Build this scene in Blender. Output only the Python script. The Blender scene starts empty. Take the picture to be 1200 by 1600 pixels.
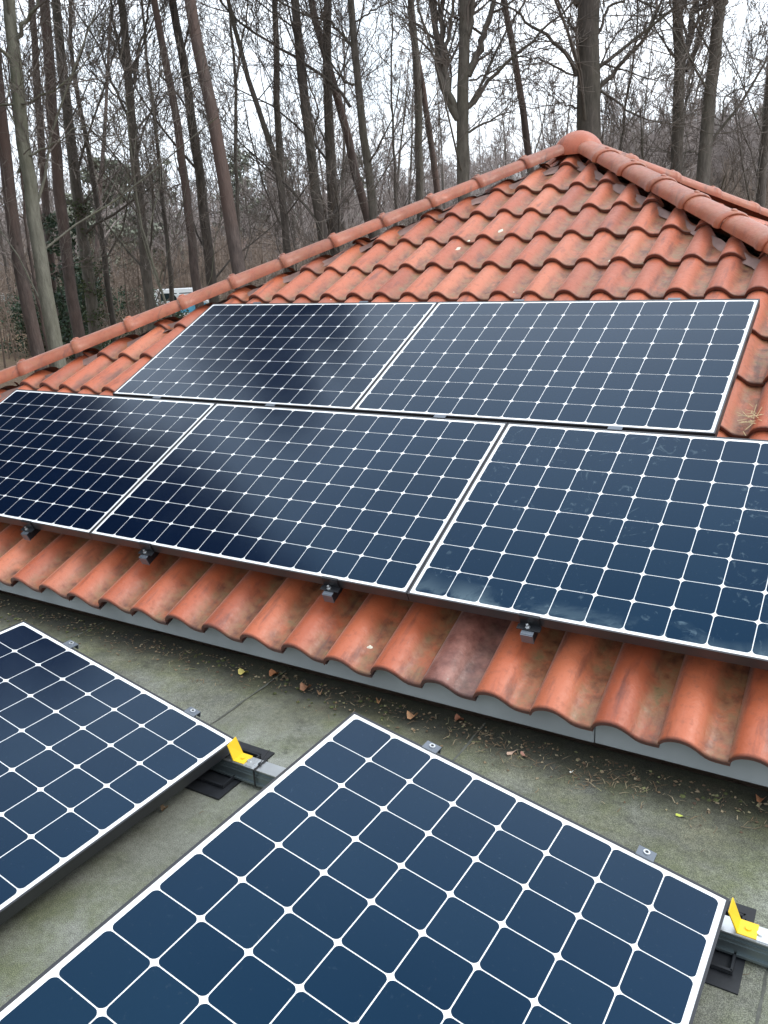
import bpy, bmesh, math, random
import numpy as np
from mathutils import Vector, Matrix
R = math.radians
sc = bpy.context.scene
C = sc.collection

# ------------------------------------------------------------------ camera
CW = np.array([[0.8601929636483676, 0.11647559724889059, -0.49648917464052245],
               [0.5083014002717263, -0.27448470697041605, 0.8162645601280518],
               [-0.04120378346117486, -0.9545111737873307, -0.2953145227441696]])
CAM = np.array([3.0930470629654536, -3.3983900023791223, 1.5881387704591154])
FPX = 1307.93
cd = bpy.data.cameras.new('camera')
cam = bpy.data.objects.new('camera', cd); C.objects.link(cam)
Rb = CW @ np.diag([1, -1, -1])
M = Matrix.Identity(4)
for i in range(3):
    for j in range(3): M[i][j] = Rb[i, j]
    M[i][3] = CAM[i]
cam.matrix_world = M
cd.sensor_fit = 'HORIZONTAL'; cd.sensor_width = 36; cd.lens = FPX / 1200 * 36
cd.clip_start = .05; cd.clip_end = 3000
sc.camera = cam
sc.render.resolution_x = 768; sc.render.resolution_y = 1024

# ------------------------------------------------------------------ sky and sun
wd = bpy.data.worlds.new('World'); sc.world = wd; wd.use_nodes = True
nt = wd.node_tree; N = nt.nodes; Lk = nt.links; N.clear()
wo = N.new('ShaderNodeOutputWorld'); bg = N.new('ShaderNodeBackground')
sky = N.new('ShaderNodeTexSky'); sky.sky_type = 'NISHITA'; sky.sun_disc = False
SUN_EL, SUN_AZ = 52, 8
sky.sun_elevation = R(SUN_EL); sky.sun_rotation = R(90 - SUN_AZ)
sky.air_density = 1.2; sky.dust_density = 3
tc = N.new('ShaderNodeTexCoord'); mp = N.new('ShaderNodeMapping'); mp.inputs['Scale'].default_value = (1, 1, 2.2)
nz = N.new('ShaderNodeTexNoise'); nz.inputs['Scale'].default_value = 2.1; nz.inputs['Detail'].default_value = 5
nz.inputs['Roughness'].default_value = .5
cr = N.new('ShaderNodeValToRGB'); cr.color_ramp.elements[0].position = .3; cr.color_ramp.elements[0].color = (8.0, 9.1, 10.2, 1)
cr.color_ramp.elements[1].position = .68; cr.color_ramp.elements[1].color = (11.8, 12.4, 13.2, 1)
mx = N.new('ShaderNodeMix'); mx.data_type = 'RGBA'; mx.inputs[0].default_value = .88
Lk.new(tc.outputs['Generated'], mp.inputs['Vector']); Lk.new(mp.outputs[0], nz.inputs['Vector'])
Lk.new(nz.outputs['Fac'], cr.inputs[0]); Lk.new(sky.outputs[0], mx.inputs[6]); Lk.new(cr.outputs[0], mx.inputs[7])
# cloud layer shaped brighter beyond the house, dim behind the viewer to deepen shade
dt = N.new('ShaderNodeVectorMath'); dt.operation = 'DOT_PRODUCT'; Lk.new(tc.outputs['Generated'], dt.inputs[0])
dt.inputs[1].default_value = (math.cos(R(58)) * math.cos(R(80)), math.cos(R(58)) * math.sin(R(80)), math.sin(R(58)))
mr = N.new('ShaderNodeMapRange'); mr.inputs[1].default_value = -.8; mr.inputs[2].default_value = 1; mr.inputs[3].default_value = .38; mr.inputs[4].default_value = 1.18
Lk.new(dt.outputs['Value'], mr.inputs[0]); ml = N.new('ShaderNodeMix'); ml.data_type = 'RGBA'; ml.blend_type = 'MULTIPLY'; ml.inputs[0].default_value = 1
Lk.new(mx.outputs[2], ml.inputs[6]); Lk.new(mr.outputs[0], ml.inputs[7]); Lk.new(ml.outputs[2], bg.inputs['Color']); bg.inputs['Strength'].default_value = .1
Lk.new(bg.outputs[0], wo.inputs['Surface'])
sd = bpy.data.lights.new('sun', 'SUN'); sun = bpy.data.objects.new('sun', sd); C.objects.link(sun)
sd.energy = .9; sd.angle = R(25); sd.color = (1, .97, .92)
sun.rotation_euler = (Vector((math.cos(R(SUN_EL)) * math.cos(R(SUN_AZ)), math.cos(R(SUN_EL)) * math.sin(R(SUN_AZ)), math.sin(R(SUN_EL))))).to_track_quat('Z', 'Y').to_euler()
sc.view_settings.view_transform = 'Standard'; sc.view_settings.look = 'None'
sc.view_settings.exposure = .8; sc.view_settings.gamma = 1; sc.view_settings.use_curve_mapping = False
sc.render.engine = 'CYCLES'
sc.cycles.max_bounces = 6; sc.cycles.diffuse_bounces = 3; sc.cycles.glossy_bounces = 3; sc.cycles.transparent_max_bounces = 4

# ------------------------------------------------------------------ helpers
def ray(u, v): return CW @ np.array([(u - 600) / FPX, (v - 800) / FPX, 1.0])
FWD = CW[:, 2] * [1, 1, 0]; FWD = FWD / np.linalg.norm(FWD)
def at(u, v, D):                       # the point seen at photo pixel (u, v) whose forward distance is D
    d = ray(u, v); return CAM + d * (D / (d @ FWD))
def onz(u, v, z=0.0):
    d = ray(u, v); return CAM + d * ((z - CAM[2]) / d[2])

def tag(o, label=None, cat=None, group=None, kind=None):
    if label: o['label'] = label
    if cat: o['category'] = cat
    if group: o['group'] = group
    if kind: o['kind'] = kind
    return o
def empty(name, loc=(0, 0, 0), **k):
    o = bpy.data.objects.new(name, None); C.objects.link(o); o.location = loc; o.empty_display_size = .2
    return tag(o, **k)
def link(name, me, parent=None, mat=None):
    o = bpy.data.objects.new(name, me); C.objects.link(o)
    if mat: me.materials.append(mat)
    if parent: o.parent = parent
    return o
class MB:
    def __init__(s): s.v = []; s.f = []; s.sm = []; s.att = {}
    def add(s, vs, fs, smooth=False):
        b = len(s.v); s.v += [tuple(map(float, q)) for q in vs]; s.f += [tuple(b + i for i in f) for f in fs]; s.sm += [smooth] * len(fs)
    def box(s, a, b, X=(1, 0, 0), Y=(0, 1, 0), Z=(0, 0, 1), O=(0, 0, 0)):
        X, Y, Z, O = map(np.array, (X, Y, Z, O)); vs = []
        for z in (a[2], b[2]):
            for x, y in ((a[0], a[1]), (b[0], a[1]), (b[0], b[1]), (a[0], b[1])): vs.append(O + X * x + Y * y + Z * z)
        s.add(vs, [(3, 2, 1, 0), (4, 5, 6, 7), (0, 1, 5, 4), (1, 2, 6, 5), (2, 3, 7, 6), (3, 0, 4, 7)])
    def cyl(s, p, q, r, n=12, r2=None, smooth=True):
        p = np.array(p, float); q = np.array(q, float); d = q - p; d /= np.linalg.norm(d)
        a = np.cross(d, [0, 0, 1] if abs(d[2]) < .9 else [1, 0, 0]); a /= np.linalg.norm(a); b = np.cross(d, a); r2 = r if r2 is None else r2
        vs = [p + (a * math.cos(t) + b * math.sin(t)) * r for t in np.linspace(0, 2 * math.pi, n, endpoint=False)]
        vs += [q + (a * math.cos(t) + b * math.sin(t)) * r2 for t in np.linspace(0, 2 * math.pi, n, endpoint=False)]
        s.add(vs, [(i, (i + 1) % n, n + (i + 1) % n, n + i) for i in range(n)], smooth)
        s.add(vs[:n][::-1], [tuple(range(n))]); s.add(vs[n:], [tuple(range(n))])
    def build(s, name, mat, parent=None, bevel=0):
        me = bpy.data.meshes.new(name); me.from_pydata(s.v, [], s.f); me.update()
        me.polygons.foreach_set('use_smooth', s.sm)
        bm = bmesh.new(); bm.from_mesh(me)
        bmesh.ops.recalc_face_normals(bm, faces=bm.faces)
        if bevel:
            bmesh.ops.remove_doubles(bm, verts=bm.verts, dist=1e-5)
            bmesh.ops.bevel(bm, geom=[e for e in bm.edges if len(e.link_faces) == 2 and e.calc_face_angle(0) > .6], offset=bevel, segments=1, affect='EDGES')
        bm.to_mesh(me); bm.free()
        return link(name, me, parent, mat)
def copy_tree(o, parent=None):
    c = o.copy(); C.objects.link(c); c.parent = parent
    for ch in list(o.children): copy_tree(ch, c)
    return c

# ------------------------------------------------------------------ materials
def new_mat(name):
    m = bpy.data.materials.new(name); m.use_nodes = True; n = m.node_tree
    return m, n, n.nodes['Principled BSDF']
def rgb(r, g, b): return (r, g, b, 1)
def noise(n, scale, detail=4, rough=.55, vec=None, dist=0):
    x = n.nodes.new('ShaderNodeTexNoise'); x.inputs['Scale'].default_value = scale; x.inputs['Detail'].default_value = detail
    x.inputs['Roughness'].default_value = rough; x.inputs['Distortion'].default_value = dist
    if vec: n.links.new(vec, x.inputs['Vector'])
    return x.outputs['Fac']
def ramp(n, fac, stops):
    x = n.nodes.new('ShaderNodeValToRGB'); e = x.color_ramp.elements
    while len(e) < len(stops): e.new(.5)
    for el, (p, c) in zip(e, stops): el.position = p; el.color = c if len(c) == 4 else (*c, 1)
    n.links.new(fac, x.inputs[0]); return x.outputs[0]
def mix(n, fac, a, b, mode='MIX'):
    x = n.nodes.new('ShaderNodeMix'); x.data_type = 'RGBA'; x.blend_type = mode
    for sock, val in ((x.inputs[0], fac), (x.inputs[6], a), (x.inputs[7], b)):
        if hasattr(val, 'links') or isinstance(val, bpy.types.NodeSocket): n.links.new(val, sock)
        else: sock.default_value = val
    return x.outputs[2]
def mth(n, op, a, b=0.0, c=None, clamp=False):
    x = n.nodes.new('ShaderNodeMath'); x.operation = op; x.use_clamp = clamp
    for i, v in enumerate((a, b) if c is None else (a, b, c)):
        if isinstance(v, bpy.types.NodeSocket): n.links.new(v, x.inputs[i])
        else: x.inputs[i].default_value = v
    return x.outputs[0]
def coord(n, kind='Object', scale=None):
    t = n.nodes.new('ShaderNodeTexCoord').outputs[kind]
    if scale is None: return t
    m = n.nodes.new('ShaderNodeMapping'); m.inputs['Scale'].default_value = scale; n.links.new(t, m.inputs[0]); return m.outputs[0]
def bump(n, b, h, strength=.3, dist=.01):
    x = n.nodes.new('ShaderNodeBump'); x.inputs['Strength'].default_value = strength; x.inputs['Distance'].default_value = dist
    n.links.new(h, x.inputs['Height']); n.links.new(x.outputs[0], b.inputs['Normal'])
def attr(n, name, out='Fac'):
    a = n.nodes.new('ShaderNodeAttribute'); a.attribute_name = name; return a.outputs[out]
def simple(name, col, rough=.5, metal=0, var=.15, scale=8, bmp=0):
    m, n, b = new_mat(name); f = noise(n, scale, vec=coord(n))
    d = tuple(c * (1 - var) for c in col); l = tuple(min(1, c * (1 + var)) for c in col)
    n.links.new(ramp(n, f, [(.3, d), (.7, l)]), b.inputs['Base Color'])
    b.inputs['Roughness'].default_value = rough; b.inputs['Metallic'].default_value = metal
    if bmp: bump(n, b, noise(n, scale * 6, vec=coord(n)), .4, bmp)
    return m

def tile_material():
    m, n, b = new_mat('clay_tile'); co = coord(n)
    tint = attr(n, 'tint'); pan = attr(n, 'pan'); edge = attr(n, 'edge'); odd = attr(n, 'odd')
    base = ramp(n, tint, [(0, (.27, .045, .014)), (.35, (.38, .072, .023)), (.7, (.46, .100, .036)), (1, (.52, .150, .070))])
    f1 = noise(n, 5, 5, .6, co); base = mix(n, mth(n, 'MULTIPLY', f1, .55), base, rgb(.48, .150, .070))
    # fine mottling of dirt on the tile surface
    f2 = noise(n, 38, 6, .65, co); spots = ramp(n, f2, [(.54, (0, 0, 0)), (.68, (1, 1, 1))])
    base = mix(n, mth(n, 'MULTIPLY', spots, .34), base, rgb(.16, .055, .035))
    # lichen-green and brown silt lying in the pans
    f3 = noise(n, 9, 6, .7, co); silt = mth(n, 'MULTIPLY', pan, ramp(n, f3, [(.28, (0, 0, 0)), (.52, (1, 1, 1))]))
    siltc = ramp(n, noise(n, 21, 4, .6, co), [(.30, (.075, .030, .016)), (.45, (.20, .080, .036)), (.58, (.24, .125, .058)), (.68, (.17, .125, .055)), (.78, (.09, .05, .025))])
    base = mix(n, mth(n, 'MULTIPLY', silt, .92), base, siltc)
    # long dark run marks
    st = noise(n, 3.2, 5, .6, coord(n, 'Object', (7, 1.1, 1))); stc = ramp(n, st, [(.55, (0, 0, 0)), (.70, (1, 1, 1))])
    base = mix(n, mth(n, 'MULTIPLY', stc, .6), base, rgb(.075, .026, .022))
    # pale lichen dots
    v = n.nodes.new('ShaderNodeTexVoronoi'); v.inputs['Scale'].default_value = 9; n.links.new(co, v.inputs['Vector'])
    dots = mth(n, 'LESS_THAN', mth(n, 'ADD', v.outputs['Distance'], mth(n, 'MULTIPLY', noise(n, 60, 3, .6, co), .16)), .125)
    sel = mth(n, 'GREATER_THAN', noise(n, 1.7, 2, .5, co), .60)
    base = mix(n, mth(n, 'MULTIPLY', mth(n, 'MULTIPLY', dots, sel), .8), base, rgb(.55, .50, .40))
    base = mix(n, mth(n, 'MULTIPLY', odd, .78), base, ramp(n, noise(n, 14, 5, .7, co), [(.35, (.045, .022, .025)), (.65, (.26, .13, .11))]))
    base = mix(n, mth(n, 'MULTIPLY', edge, .8), base, rgb(.060, .018, .013))  # lip noses and undersides darkened: shade painted in together with dirt
    n.links.new(base, b.inputs['Base Color'])
    n.links.new(ramp(n, f2, [(.3, (.34,) * 3), (.8, (.62,) * 3)]), b.inputs['Roughness'])
    b.inputs['Specular IOR Level'].default_value = .6
    b.inputs['Sheen Weight'].default_value = .30; b.inputs['Sheen Roughness'].default_value = .4; b.inputs['Sheen Tint'].default_value = (1, .86, .82, 1)
    h = mth(n, 'ADD', noise(n, 120, 4, .6, co), mth(n, 'MULTIPLY', noise(n, 18, 3, .5, co), 1.5)); bump(n, b, h, .45, .003)
    return m
def felt_material():
    m, n, b = new_mat('mineral_felt'); co = coord(n)
    g = noise(n, 1.6, 6, .6, co); base = ramp(n, g, [(.3, (.135, .138, .108)), (.5, (.21, .218, .182)), (.7, (.33, .345, .31))])
    base = mix(n, mth(n, 'MULTIPLY', ramp(n, noise(n, 3.3, 6, .65, co), [(.44, (0, 0, 0)), (.64, (1, 1, 1))]), .75), base, rgb(.135, .155, .070))
    # damp dark dirt band beside the eaves, with painted shade along its edge
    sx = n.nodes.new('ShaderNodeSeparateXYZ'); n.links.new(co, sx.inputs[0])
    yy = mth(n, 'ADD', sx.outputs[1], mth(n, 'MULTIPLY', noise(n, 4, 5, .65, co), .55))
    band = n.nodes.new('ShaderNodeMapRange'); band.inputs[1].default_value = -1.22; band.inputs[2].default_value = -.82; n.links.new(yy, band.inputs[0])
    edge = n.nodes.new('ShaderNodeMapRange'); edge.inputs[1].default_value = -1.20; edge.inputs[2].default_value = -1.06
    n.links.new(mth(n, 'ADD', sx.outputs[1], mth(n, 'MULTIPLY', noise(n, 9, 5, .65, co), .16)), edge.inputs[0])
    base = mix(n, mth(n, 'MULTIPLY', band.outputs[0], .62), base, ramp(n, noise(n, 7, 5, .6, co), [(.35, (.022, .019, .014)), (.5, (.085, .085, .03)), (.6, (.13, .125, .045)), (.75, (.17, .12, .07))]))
    base = mix(n, mth(n, 'MULTIPLY', edge.outputs[0], .8), base, rgb(.014, .013, .009))  # near black strip paints in the shade under the fascia
    # dark algae blots
    base = mix(n, mth(n, 'MULTIPLY', ramp(n, noise(n, 5.2, 7, .72, co), [(.57, (0, 0, 0)), (.68, (1, 1, 1))]), .7), base, rgb(.045, .045, .036))
    gr = noise(n, 420, 2, .5, co); base = mix(n, .75, base, ramp(n, gr, [(.36, (.32,) * 3), (.5, (.8,) * 3), (.64, (1.5, 1.5, 1.45))]), 'MULTIPLY')
    g2 = noise(n, 60, 4, .7, co); base = mix(n, .6, base, ramp(n, g2, [(.3, (.55,) * 3), (.7, (1.3,) * 3)]), 'MULTIPLY')
    n.links.new(base, b.inputs['Base Color']); b.inputs['Roughness'].default_value = .8
    bump(n, b, mth(n, 'ADD', gr, mth(n, 'MULTIPLY', noise(n, 7, 4, .6, co), 2)), .5, .004)
    return m
def glass_coat(n, b, rough=.06):
    b.inputs['Coat Weight'].default_value = 1; b.inputs['Coat Roughness'].default_value = rough; b.inputs['Coat IOR'].default_value = 1.5
def cell_material(name, smudge):
    m, n, b = new_mat(name); co = coord(n)
    f = noise(n, 1.3, 3, .5, co); base = ramp(n, f, [(.3, (.0015, .005, .018)), (.7, (.002, .007, .024))])
    ob = n.nodes.new('ShaderNodeTexVoronoi'); ob.inputs['Scale'].default_value = 1 / .127; ob.inputs['Randomness'].default_value = 0
    # dried water marks and wiped soap marks on the glass
    if smudge:
        sx = n.nodes.new('ShaderNodeSeparateXYZ'); n.links.new(co, sx.inputs[0])
        k1 = ramp(n, noise(n, 3.4, 6, .62, co, 1.2), [(.45, (0, 0, 0)), (.55, (1, 1, 1))])
        low = n.nodes.new('ShaderNodeMapRange'); low.inputs[1].default_value = -.80; low.inputs[2].default_value = -1.0; n.links.new(mth(n, 'ADD', sx.outputs[1], mth(n, 'MULTIPLY', noise(n, 3, 2, .5, co), .3)), low.inputs[0])
        base = mix(n, mth(n, 'MULTIPLY', mth(n, 'MULTIPLY', k1, low.outputs[0]), .9), base, rgb(.15, .20, .22))
        v = n.nodes.new('ShaderNodeTexVoronoi'); v.inputs['Scale'].default_value = 3.1
        n.links.new(mix(n, .12, co, n.nodes.new('ShaderNodeTexNoise').outputs[1]), v.inputs['Vector'])
        d = v.outputs['Distance']; ringm = mth(n, 'MULTIPLY', mth(n, 'GREATER_THAN', d, .11), mth(n, 'LESS_THAN', d, .145))
        k2 = ramp(n, noise(n, 14, 5, .6, co, 2), [(.5, (0, 0, 0)), (.7, (1, 1, 1))])
        base = mix(n, mth(n, 'MULTIPLY', mth(n, 'MULTIPLY', ringm, k2), .8), base, rgb(.09, .125, .15))
        k3 = mth(n, 'MULTIPLY', ramp(n, noise(n, 11, 6, .6, co, 3), [(.60, (0, 0, 0)), (.70, (1, 1, 1))]), mth(n, 'GREATER_THAN', noise(n, 2.4, 1, .5, co), .52))
        base = mix(n, mth(n, 'MULTIPLY', k3, .6), base, rgb(.08, .11, .13))
    else:
        k3 = ramp(n, noise(n, 9, 7, .65, co, 2), [(.66, (0, 0, 0)), (.78, (1, 1, 1))])
        base = mix(n, mth(n, 'MULTIPLY', k3, .18), base, rgb(.12, .17, .22))
    # blue anti-reflection coat: the reflected sky itself is tinted blue
    base = mix(n, mth(n, 'MULTIPLY', ramp(n, noise(n, 55, 5, .7, co), [(.62, (0, 0, 0)), (.74, (1, 1, 1))]), .22), base, rgb(.08, .09, .10))
    n.links.new(base, b.inputs['Base Color']); b.inputs['IOR'].default_value = 1.72
    n.links.new(ramp(n, noise(n, 3, 4, .6, co), [(.3, (.12,) * 3), (.7, (.18,) * 3)]), b.inputs['Roughness'])
    n.links.new(ramp(n, n.nodes.new('ShaderNodeNewGeometry').outputs['Random Per Island'], [(0, (.035, .215, .37)), (.5, (.048, .245, .42)), (1, (.07, .28, .46))]), b.inputs['Specular Tint'])
    return m
def back_material():
    m, n, b = new_mat('white_backsheet'); co = coord(n)
    n.links.new(ramp(n, noise(n, 6, vec=co), [(.3, (.84, .86, .87)), (.7, (.88, .89, .89))]), b.inputs['Base Color']); b.inputs['Roughness'].default_value = .5
    glass_coat(n, b); return m
def bark_material(name, dark, light, moss=None, scale=3, red=None):
    m, n, b = new_mat(name); co = coord(n, 'Object', (1, 1, .28))
    f = noise(n, scale * 4, 6, .65, co); base = ramp(n, f, [(.3, dark), (.7, light)])
    if red: base = mix(n, ramp(n, noise(n, 1.2, 4, .6, co), [(.42, (0, 0, 0)), (.6, (1, 1, 1))]), base, rgb(*red))
    if moss: base = mix(n, mth(n, 'MULTIPLY', ramp(n, noise(n, 1.1, 4, .6, co), [(.46, (0, 0, 0)), (.66, (1, 1, 1))]), .45), base, rgb(*moss))
    n.links.new(base, b.inputs['Base Color']); b.inputs['Roughness'].default_value = .9
    bump(n, b, noise(n, scale * 9, 4, .6, co), .7, .03); return m
def leaf_material(name, a, c):
    m, n, b = new_mat(name)
    oi = n.nodes.new('ShaderNodeNewGeometry').outputs['Random Per Island']
    n.links.new(ramp(n, oi, [(0, a), (1, c)]), b.inputs['Base Color']); b.inputs['Roughness'].default_value = .6; return m

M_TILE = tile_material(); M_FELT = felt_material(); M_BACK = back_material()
M_CELL = cell_material('solar_cell', False); M_CELLS = cell_material('solar_cell_smudged', True)
M_FRAME = simple('black_anodised', (.07, .07, .075), .34, .6, .1)
M_FRAME.node_tree.nodes['Principled BSDF'].inputs['IOR'].default_value = 1.5
M_FRAME_F = simple('grey_anodised', (.035, .037, .042), .32, .4, .08)
M_ALU = simple('aluminium', (.62, .64, .65), .35, .9, .06, 20)
M_GALV = simple('galvanised_side', (.20, .24, .25), .4, .8, .15, 12)
M_ZINC = simple('zinc_fascia', (.42, .455, .465), .5, .15, .16, 3, .002)
M_YEL = simple('yellow_paint', (.80, .52, .02), .4, 0, .05)
M_BLK = simple('black_plastic', (.012, .013, .016), .35, 0, .2)
M_RUB = simple('black_rubber', (.014, .016, .02), .5, 0, .2, 30)
M_CLAMP = simple('clamp_grey', (.16, .18, .21), .35, .6, .1)
M_WALL = simple('brick_wall', (.28, .20, .15), .9, 0, .2, 4)
M_DECK = simple('roof_underlay', (.03, .022, .02), .9, 0, .2)
M_LEAD = simple('lead_flashing', (.24, .15, .13), .55, .1, .3, 9)
M_BEECH = bark_material('beech_bark', (.075, .066, .056), (.19, .168, .145), (.11, .11, .07))
M_DARKB = bark_material('dark_bark', (.052, .045, .040), (.140, .118, .102), (.085, .085, .055))
M_PINE = bark_material('pine_bark', (.062, .050, .046), (.165, .128, .116), None, 3, (.135, .092, .078))
M_PALE = bark_material('pale_beech_bark', (.13, .125, .10), (.24, .235, .19), (.12, .13, .06))
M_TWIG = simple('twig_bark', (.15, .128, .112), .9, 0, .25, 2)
M_TWIGF = simple('far_twig', (.29, .25, .235), .9, 0, .25, .5)  # paler than the near twigs: distance haze put into the colour
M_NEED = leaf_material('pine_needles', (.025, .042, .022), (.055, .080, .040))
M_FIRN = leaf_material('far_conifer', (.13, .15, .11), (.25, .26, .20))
M_HOLLY = leaf_material('holly_leaves', (.012, .035, .018), (.045, .085, .038))
M_IVY = leaf_material('ivy_leaves', (.03, .05, .015), (.08, .10, .03))

# ------------------------------------------------------------------ ground
def smooth(a, b, x): t = np.clip((x - a) / (b - a), 0, 1); return t * t * (3 - 2 * t)
def ground_z(x, y):
    x = np.asarray(x, float); y = np.asarray(y, float)
    d = np.hypot(x - 1, y - 3); az = np.degrees(np.arctan2(y + 3.4, x - 3.1))
    right = smooth(128, 100, az) * smooth(40, 60, az)
    z = -2.85 + .9 * smooth(8, 30, d) + 1.0 * smooth(30, 80, d) + 5 * smooth(80, 220, d)
    z = z + right * (4.2 * smooth(25, 75, d) + 9 * smooth(75, 200, d))
    return z + .25 * np.sin(x * .31 + 1) * np.cos(y * .27) * smooth(10, 25, d)
def make_ground():
    g = np.concatenate([-np.geomspace(900, 4, 70), np.linspace(-3.5, 3.5, 12), np.geomspace(4, 900, 70)])
    X, Y = np.meshgrid(g + 1, g + 3, indexing='ij'); Z = ground_z(X, Y); n = len(g)
    vs = np.stack([X.ravel(), Y.ravel(), Z.ravel()], 1)
    fs = [(i * n + j, (i + 1) * n + j, (i + 1) * n + j + 1, i * n + j + 1) for i in range(n - 1) for j in range(n - 1)]
    me = bpy.data.meshes.new('ground'); me.from_pydata(vs.tolist(), [], fs); me.polygons.foreach_set('use_smooth', [True] * len(fs))
    m, nn, b = new_mat('forest_floor'); co = coord(nn)
    f = noise(nn, 9, 6, .75, co); base = ramp(nn, f, [(.3, (.06, .038, .022)), (.5, (.16, .105, .062)), (.7, (.26, .18, .115))])
    base = mix(nn, mth(nn, 'MULTIPLY', ramp(nn, noise(nn, .16, 4, .6, co), [(.48, (0, 0, 0)), (.6, (1, 1, 1))]), .6), base, rgb(.07, .085, .035))
    nn.links.new(base, b.inputs['Base Color']); b.inputs['Roughness'].default_value = .95
    bump(nn, b, noise(nn, 14, 4, .7, co), .8, .05)
    tag(link('ground', me, None, m), kind='structure')
make_ground()

# ------------------------------------------------------------------ tiled house roof
PITCH = R(25.41); ROFF = -.10
TR = np.array([0, 0, .8474])                     # corner of the panel field, on the plane of the glass
UP = np.array([0, .90325, .42911]); NR = np.array([0, -.42911, .90325])
AX, AY = .887, 3.295                             # plan position of the apex
TW, TL = .2028, .3867
S0 = -1.312                                      # eaves lip, distance below TR along the slope
PROF = [(-0.03, 0.0015), (0.0, 0.0116), (0.03, 0.0248), (0.08, 0.0364), (0.15, 0.0456), (0.23, 0.0511), (0.31, 0.0527), (0.39, 0.0503), (0.46, 0.0434), (0.53, 0.0325), (0.59, 0.0202), (0.65, 0.0093), (0.72, 0.0023), (0.8, 0.0), (0.92, 0.0), (1.0, 0.0015)]
BASE = ROFF - .0585 - .030                        # valley height at the head of a tile
def z_of_plane(y, off): return TR[2] + (y - 0) * UP[2] / UP[1] + off / NR[2]
ZAP = z_of_plane(AY, ROFF)

def slope_tiles(name, parent, k, seed, ncol, rows, odd=()):
    """one slope of the pyramid roof; k quarter turns about the apex"""
    rng = random.Random(seed); V = []; F = []; SM = []; tint = []; pan = []; edge = []; oddv = []
    npf = len(PROF); c0 = .872 - .31 * TW
    for r in range(rows):
        s_lip = S0 + r * TL
        for c in range(-ncol, ncol):
            x0 = c0 + c * TW
            yy = s_lip * UP[1]
            half = (AY - yy) / 1.0 + .35
            if abs(x0 + TW / 2 - AX) > half: continue
            t = rng.random(); o = 1.0 if (r, c) in odd else (rng.random() * .25 if rng.random() < .1 else 0)
            js = rng.uniform(-.006, .006); jh = rng.uniform(-.0025, .003); sk = rng.uniform(-.004, .004); jx = rng.uniform(-.002, .002)
            ss = [(0, .0), (.012, .0), (.13, .0), (.27, .0), (TL + .05, .0)]
            b0 = len(V)
            for i, (s, _) in enumerate(ss):
                lift = .030 * (1 - s / (TL + .05)) - (.004 if i == 0 else 0)
                for (fx, h) in PROF:
                    V.append((x0 + fx * TW + jx, s_lip + s + js + sk * (fx - .5) * (1 if s < .2 else 0), BASE + h + lift + jh)); tint.append(t)
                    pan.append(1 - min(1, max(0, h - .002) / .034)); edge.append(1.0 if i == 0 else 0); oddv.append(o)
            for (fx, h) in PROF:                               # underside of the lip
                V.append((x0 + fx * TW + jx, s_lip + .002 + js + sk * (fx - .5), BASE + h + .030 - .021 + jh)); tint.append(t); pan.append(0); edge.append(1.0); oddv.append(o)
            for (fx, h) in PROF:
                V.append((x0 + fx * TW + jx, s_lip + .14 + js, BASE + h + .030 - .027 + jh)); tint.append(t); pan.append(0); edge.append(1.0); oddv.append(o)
            for i in range(len(ss) - 1):
                for j in range(npf - 1):
                    a = b0 + i * npf + j; F.append((a, a + 1, a + npf + 1, a + npf)); SM.append(True)
            u = b0 + len(ss) * npf
            for j in range(npf - 1):
                F.append((b0 + j, u + j, u + j + 1, b0 + j + 1)); SM.append(False)
                F.append((u + j, u + npf + j, u + npf + j + 1, u + j + 1)); SM.append(True)
    V = np.array(V); P = TR + V[:, :1] * np.array([1, 0, 0]) + V[:, 1:2] * UP + V[:, 2:] * NR
    me = bpy.data.meshes.new(name); me.from_pydata(P.tolist(), [], F); me.polygons.foreach_set('use_smooth', SM)
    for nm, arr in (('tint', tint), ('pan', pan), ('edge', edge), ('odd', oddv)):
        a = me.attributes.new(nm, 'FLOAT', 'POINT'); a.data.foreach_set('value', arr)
    bm = bmesh.new(); bm.from_mesh(me)                      # cut along the hips
    for sx in (-1, 1):
        no = Vector((sx * 1.0, 1.0, 0)).normalized()
        bmesh.ops.bisect_plane(bm, geom=bm.verts[:] + bm.edges[:] + bm.faces[:], plane_co=Vector((AX, AY, 0)) - no * .035, plane_no=no, clear_outer=True)
    rot = Matrix.Rotation(k * math.pi / 2, 4, 'Z'); T = Matrix.Translation((AX, AY, 0))
    bm.transform(T @ rot @ T.inverted()); bm.to_mesh(me); bm.free()
    return link(name, me, parent, M_TILE)

house = empty('house', (AX, AY, -2.85), label='house with a shallow pyramid roof of weathered orange clay tiles', cat='house')
def child(o, parent=None):
    par = parent or house
    o.parent = par
    w = par.location.copy(); p = par.parent
    while p: w += p.location; p = p.parent
    o.location = o.location - w
    return o
deck = MB(); e = AY + 1.02
zb = ZAP - .205; ze = zb - e * UP[2] / UP[1]
deck.add([(AX, AY, zb), (AX - e, AY - e, ze), (AX + e, AY - e, ze), (AX + e, AY + e, ze), (AX - e, AY + e, ze)], [(0, 1, 2), (0, 2, 3), (0, 3, 4), (0, 4, 1), (4, 3, 2, 1)])
roof = child(deck.build('roof', M_DECK))
def rchild(o): o.parent = roof; o.location = (0, 0, 0); return o
roof.location = (-AX, -AY, 2.85)
def under(o, par): o.parent = par; return o
ODD = {(0, 5), (0, 6)}
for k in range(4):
    under(slope_tiles('tile_slope', None, k, 5 + k, 26, 14, {(0, 5)} if k == 0 else ()), roof)

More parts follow.
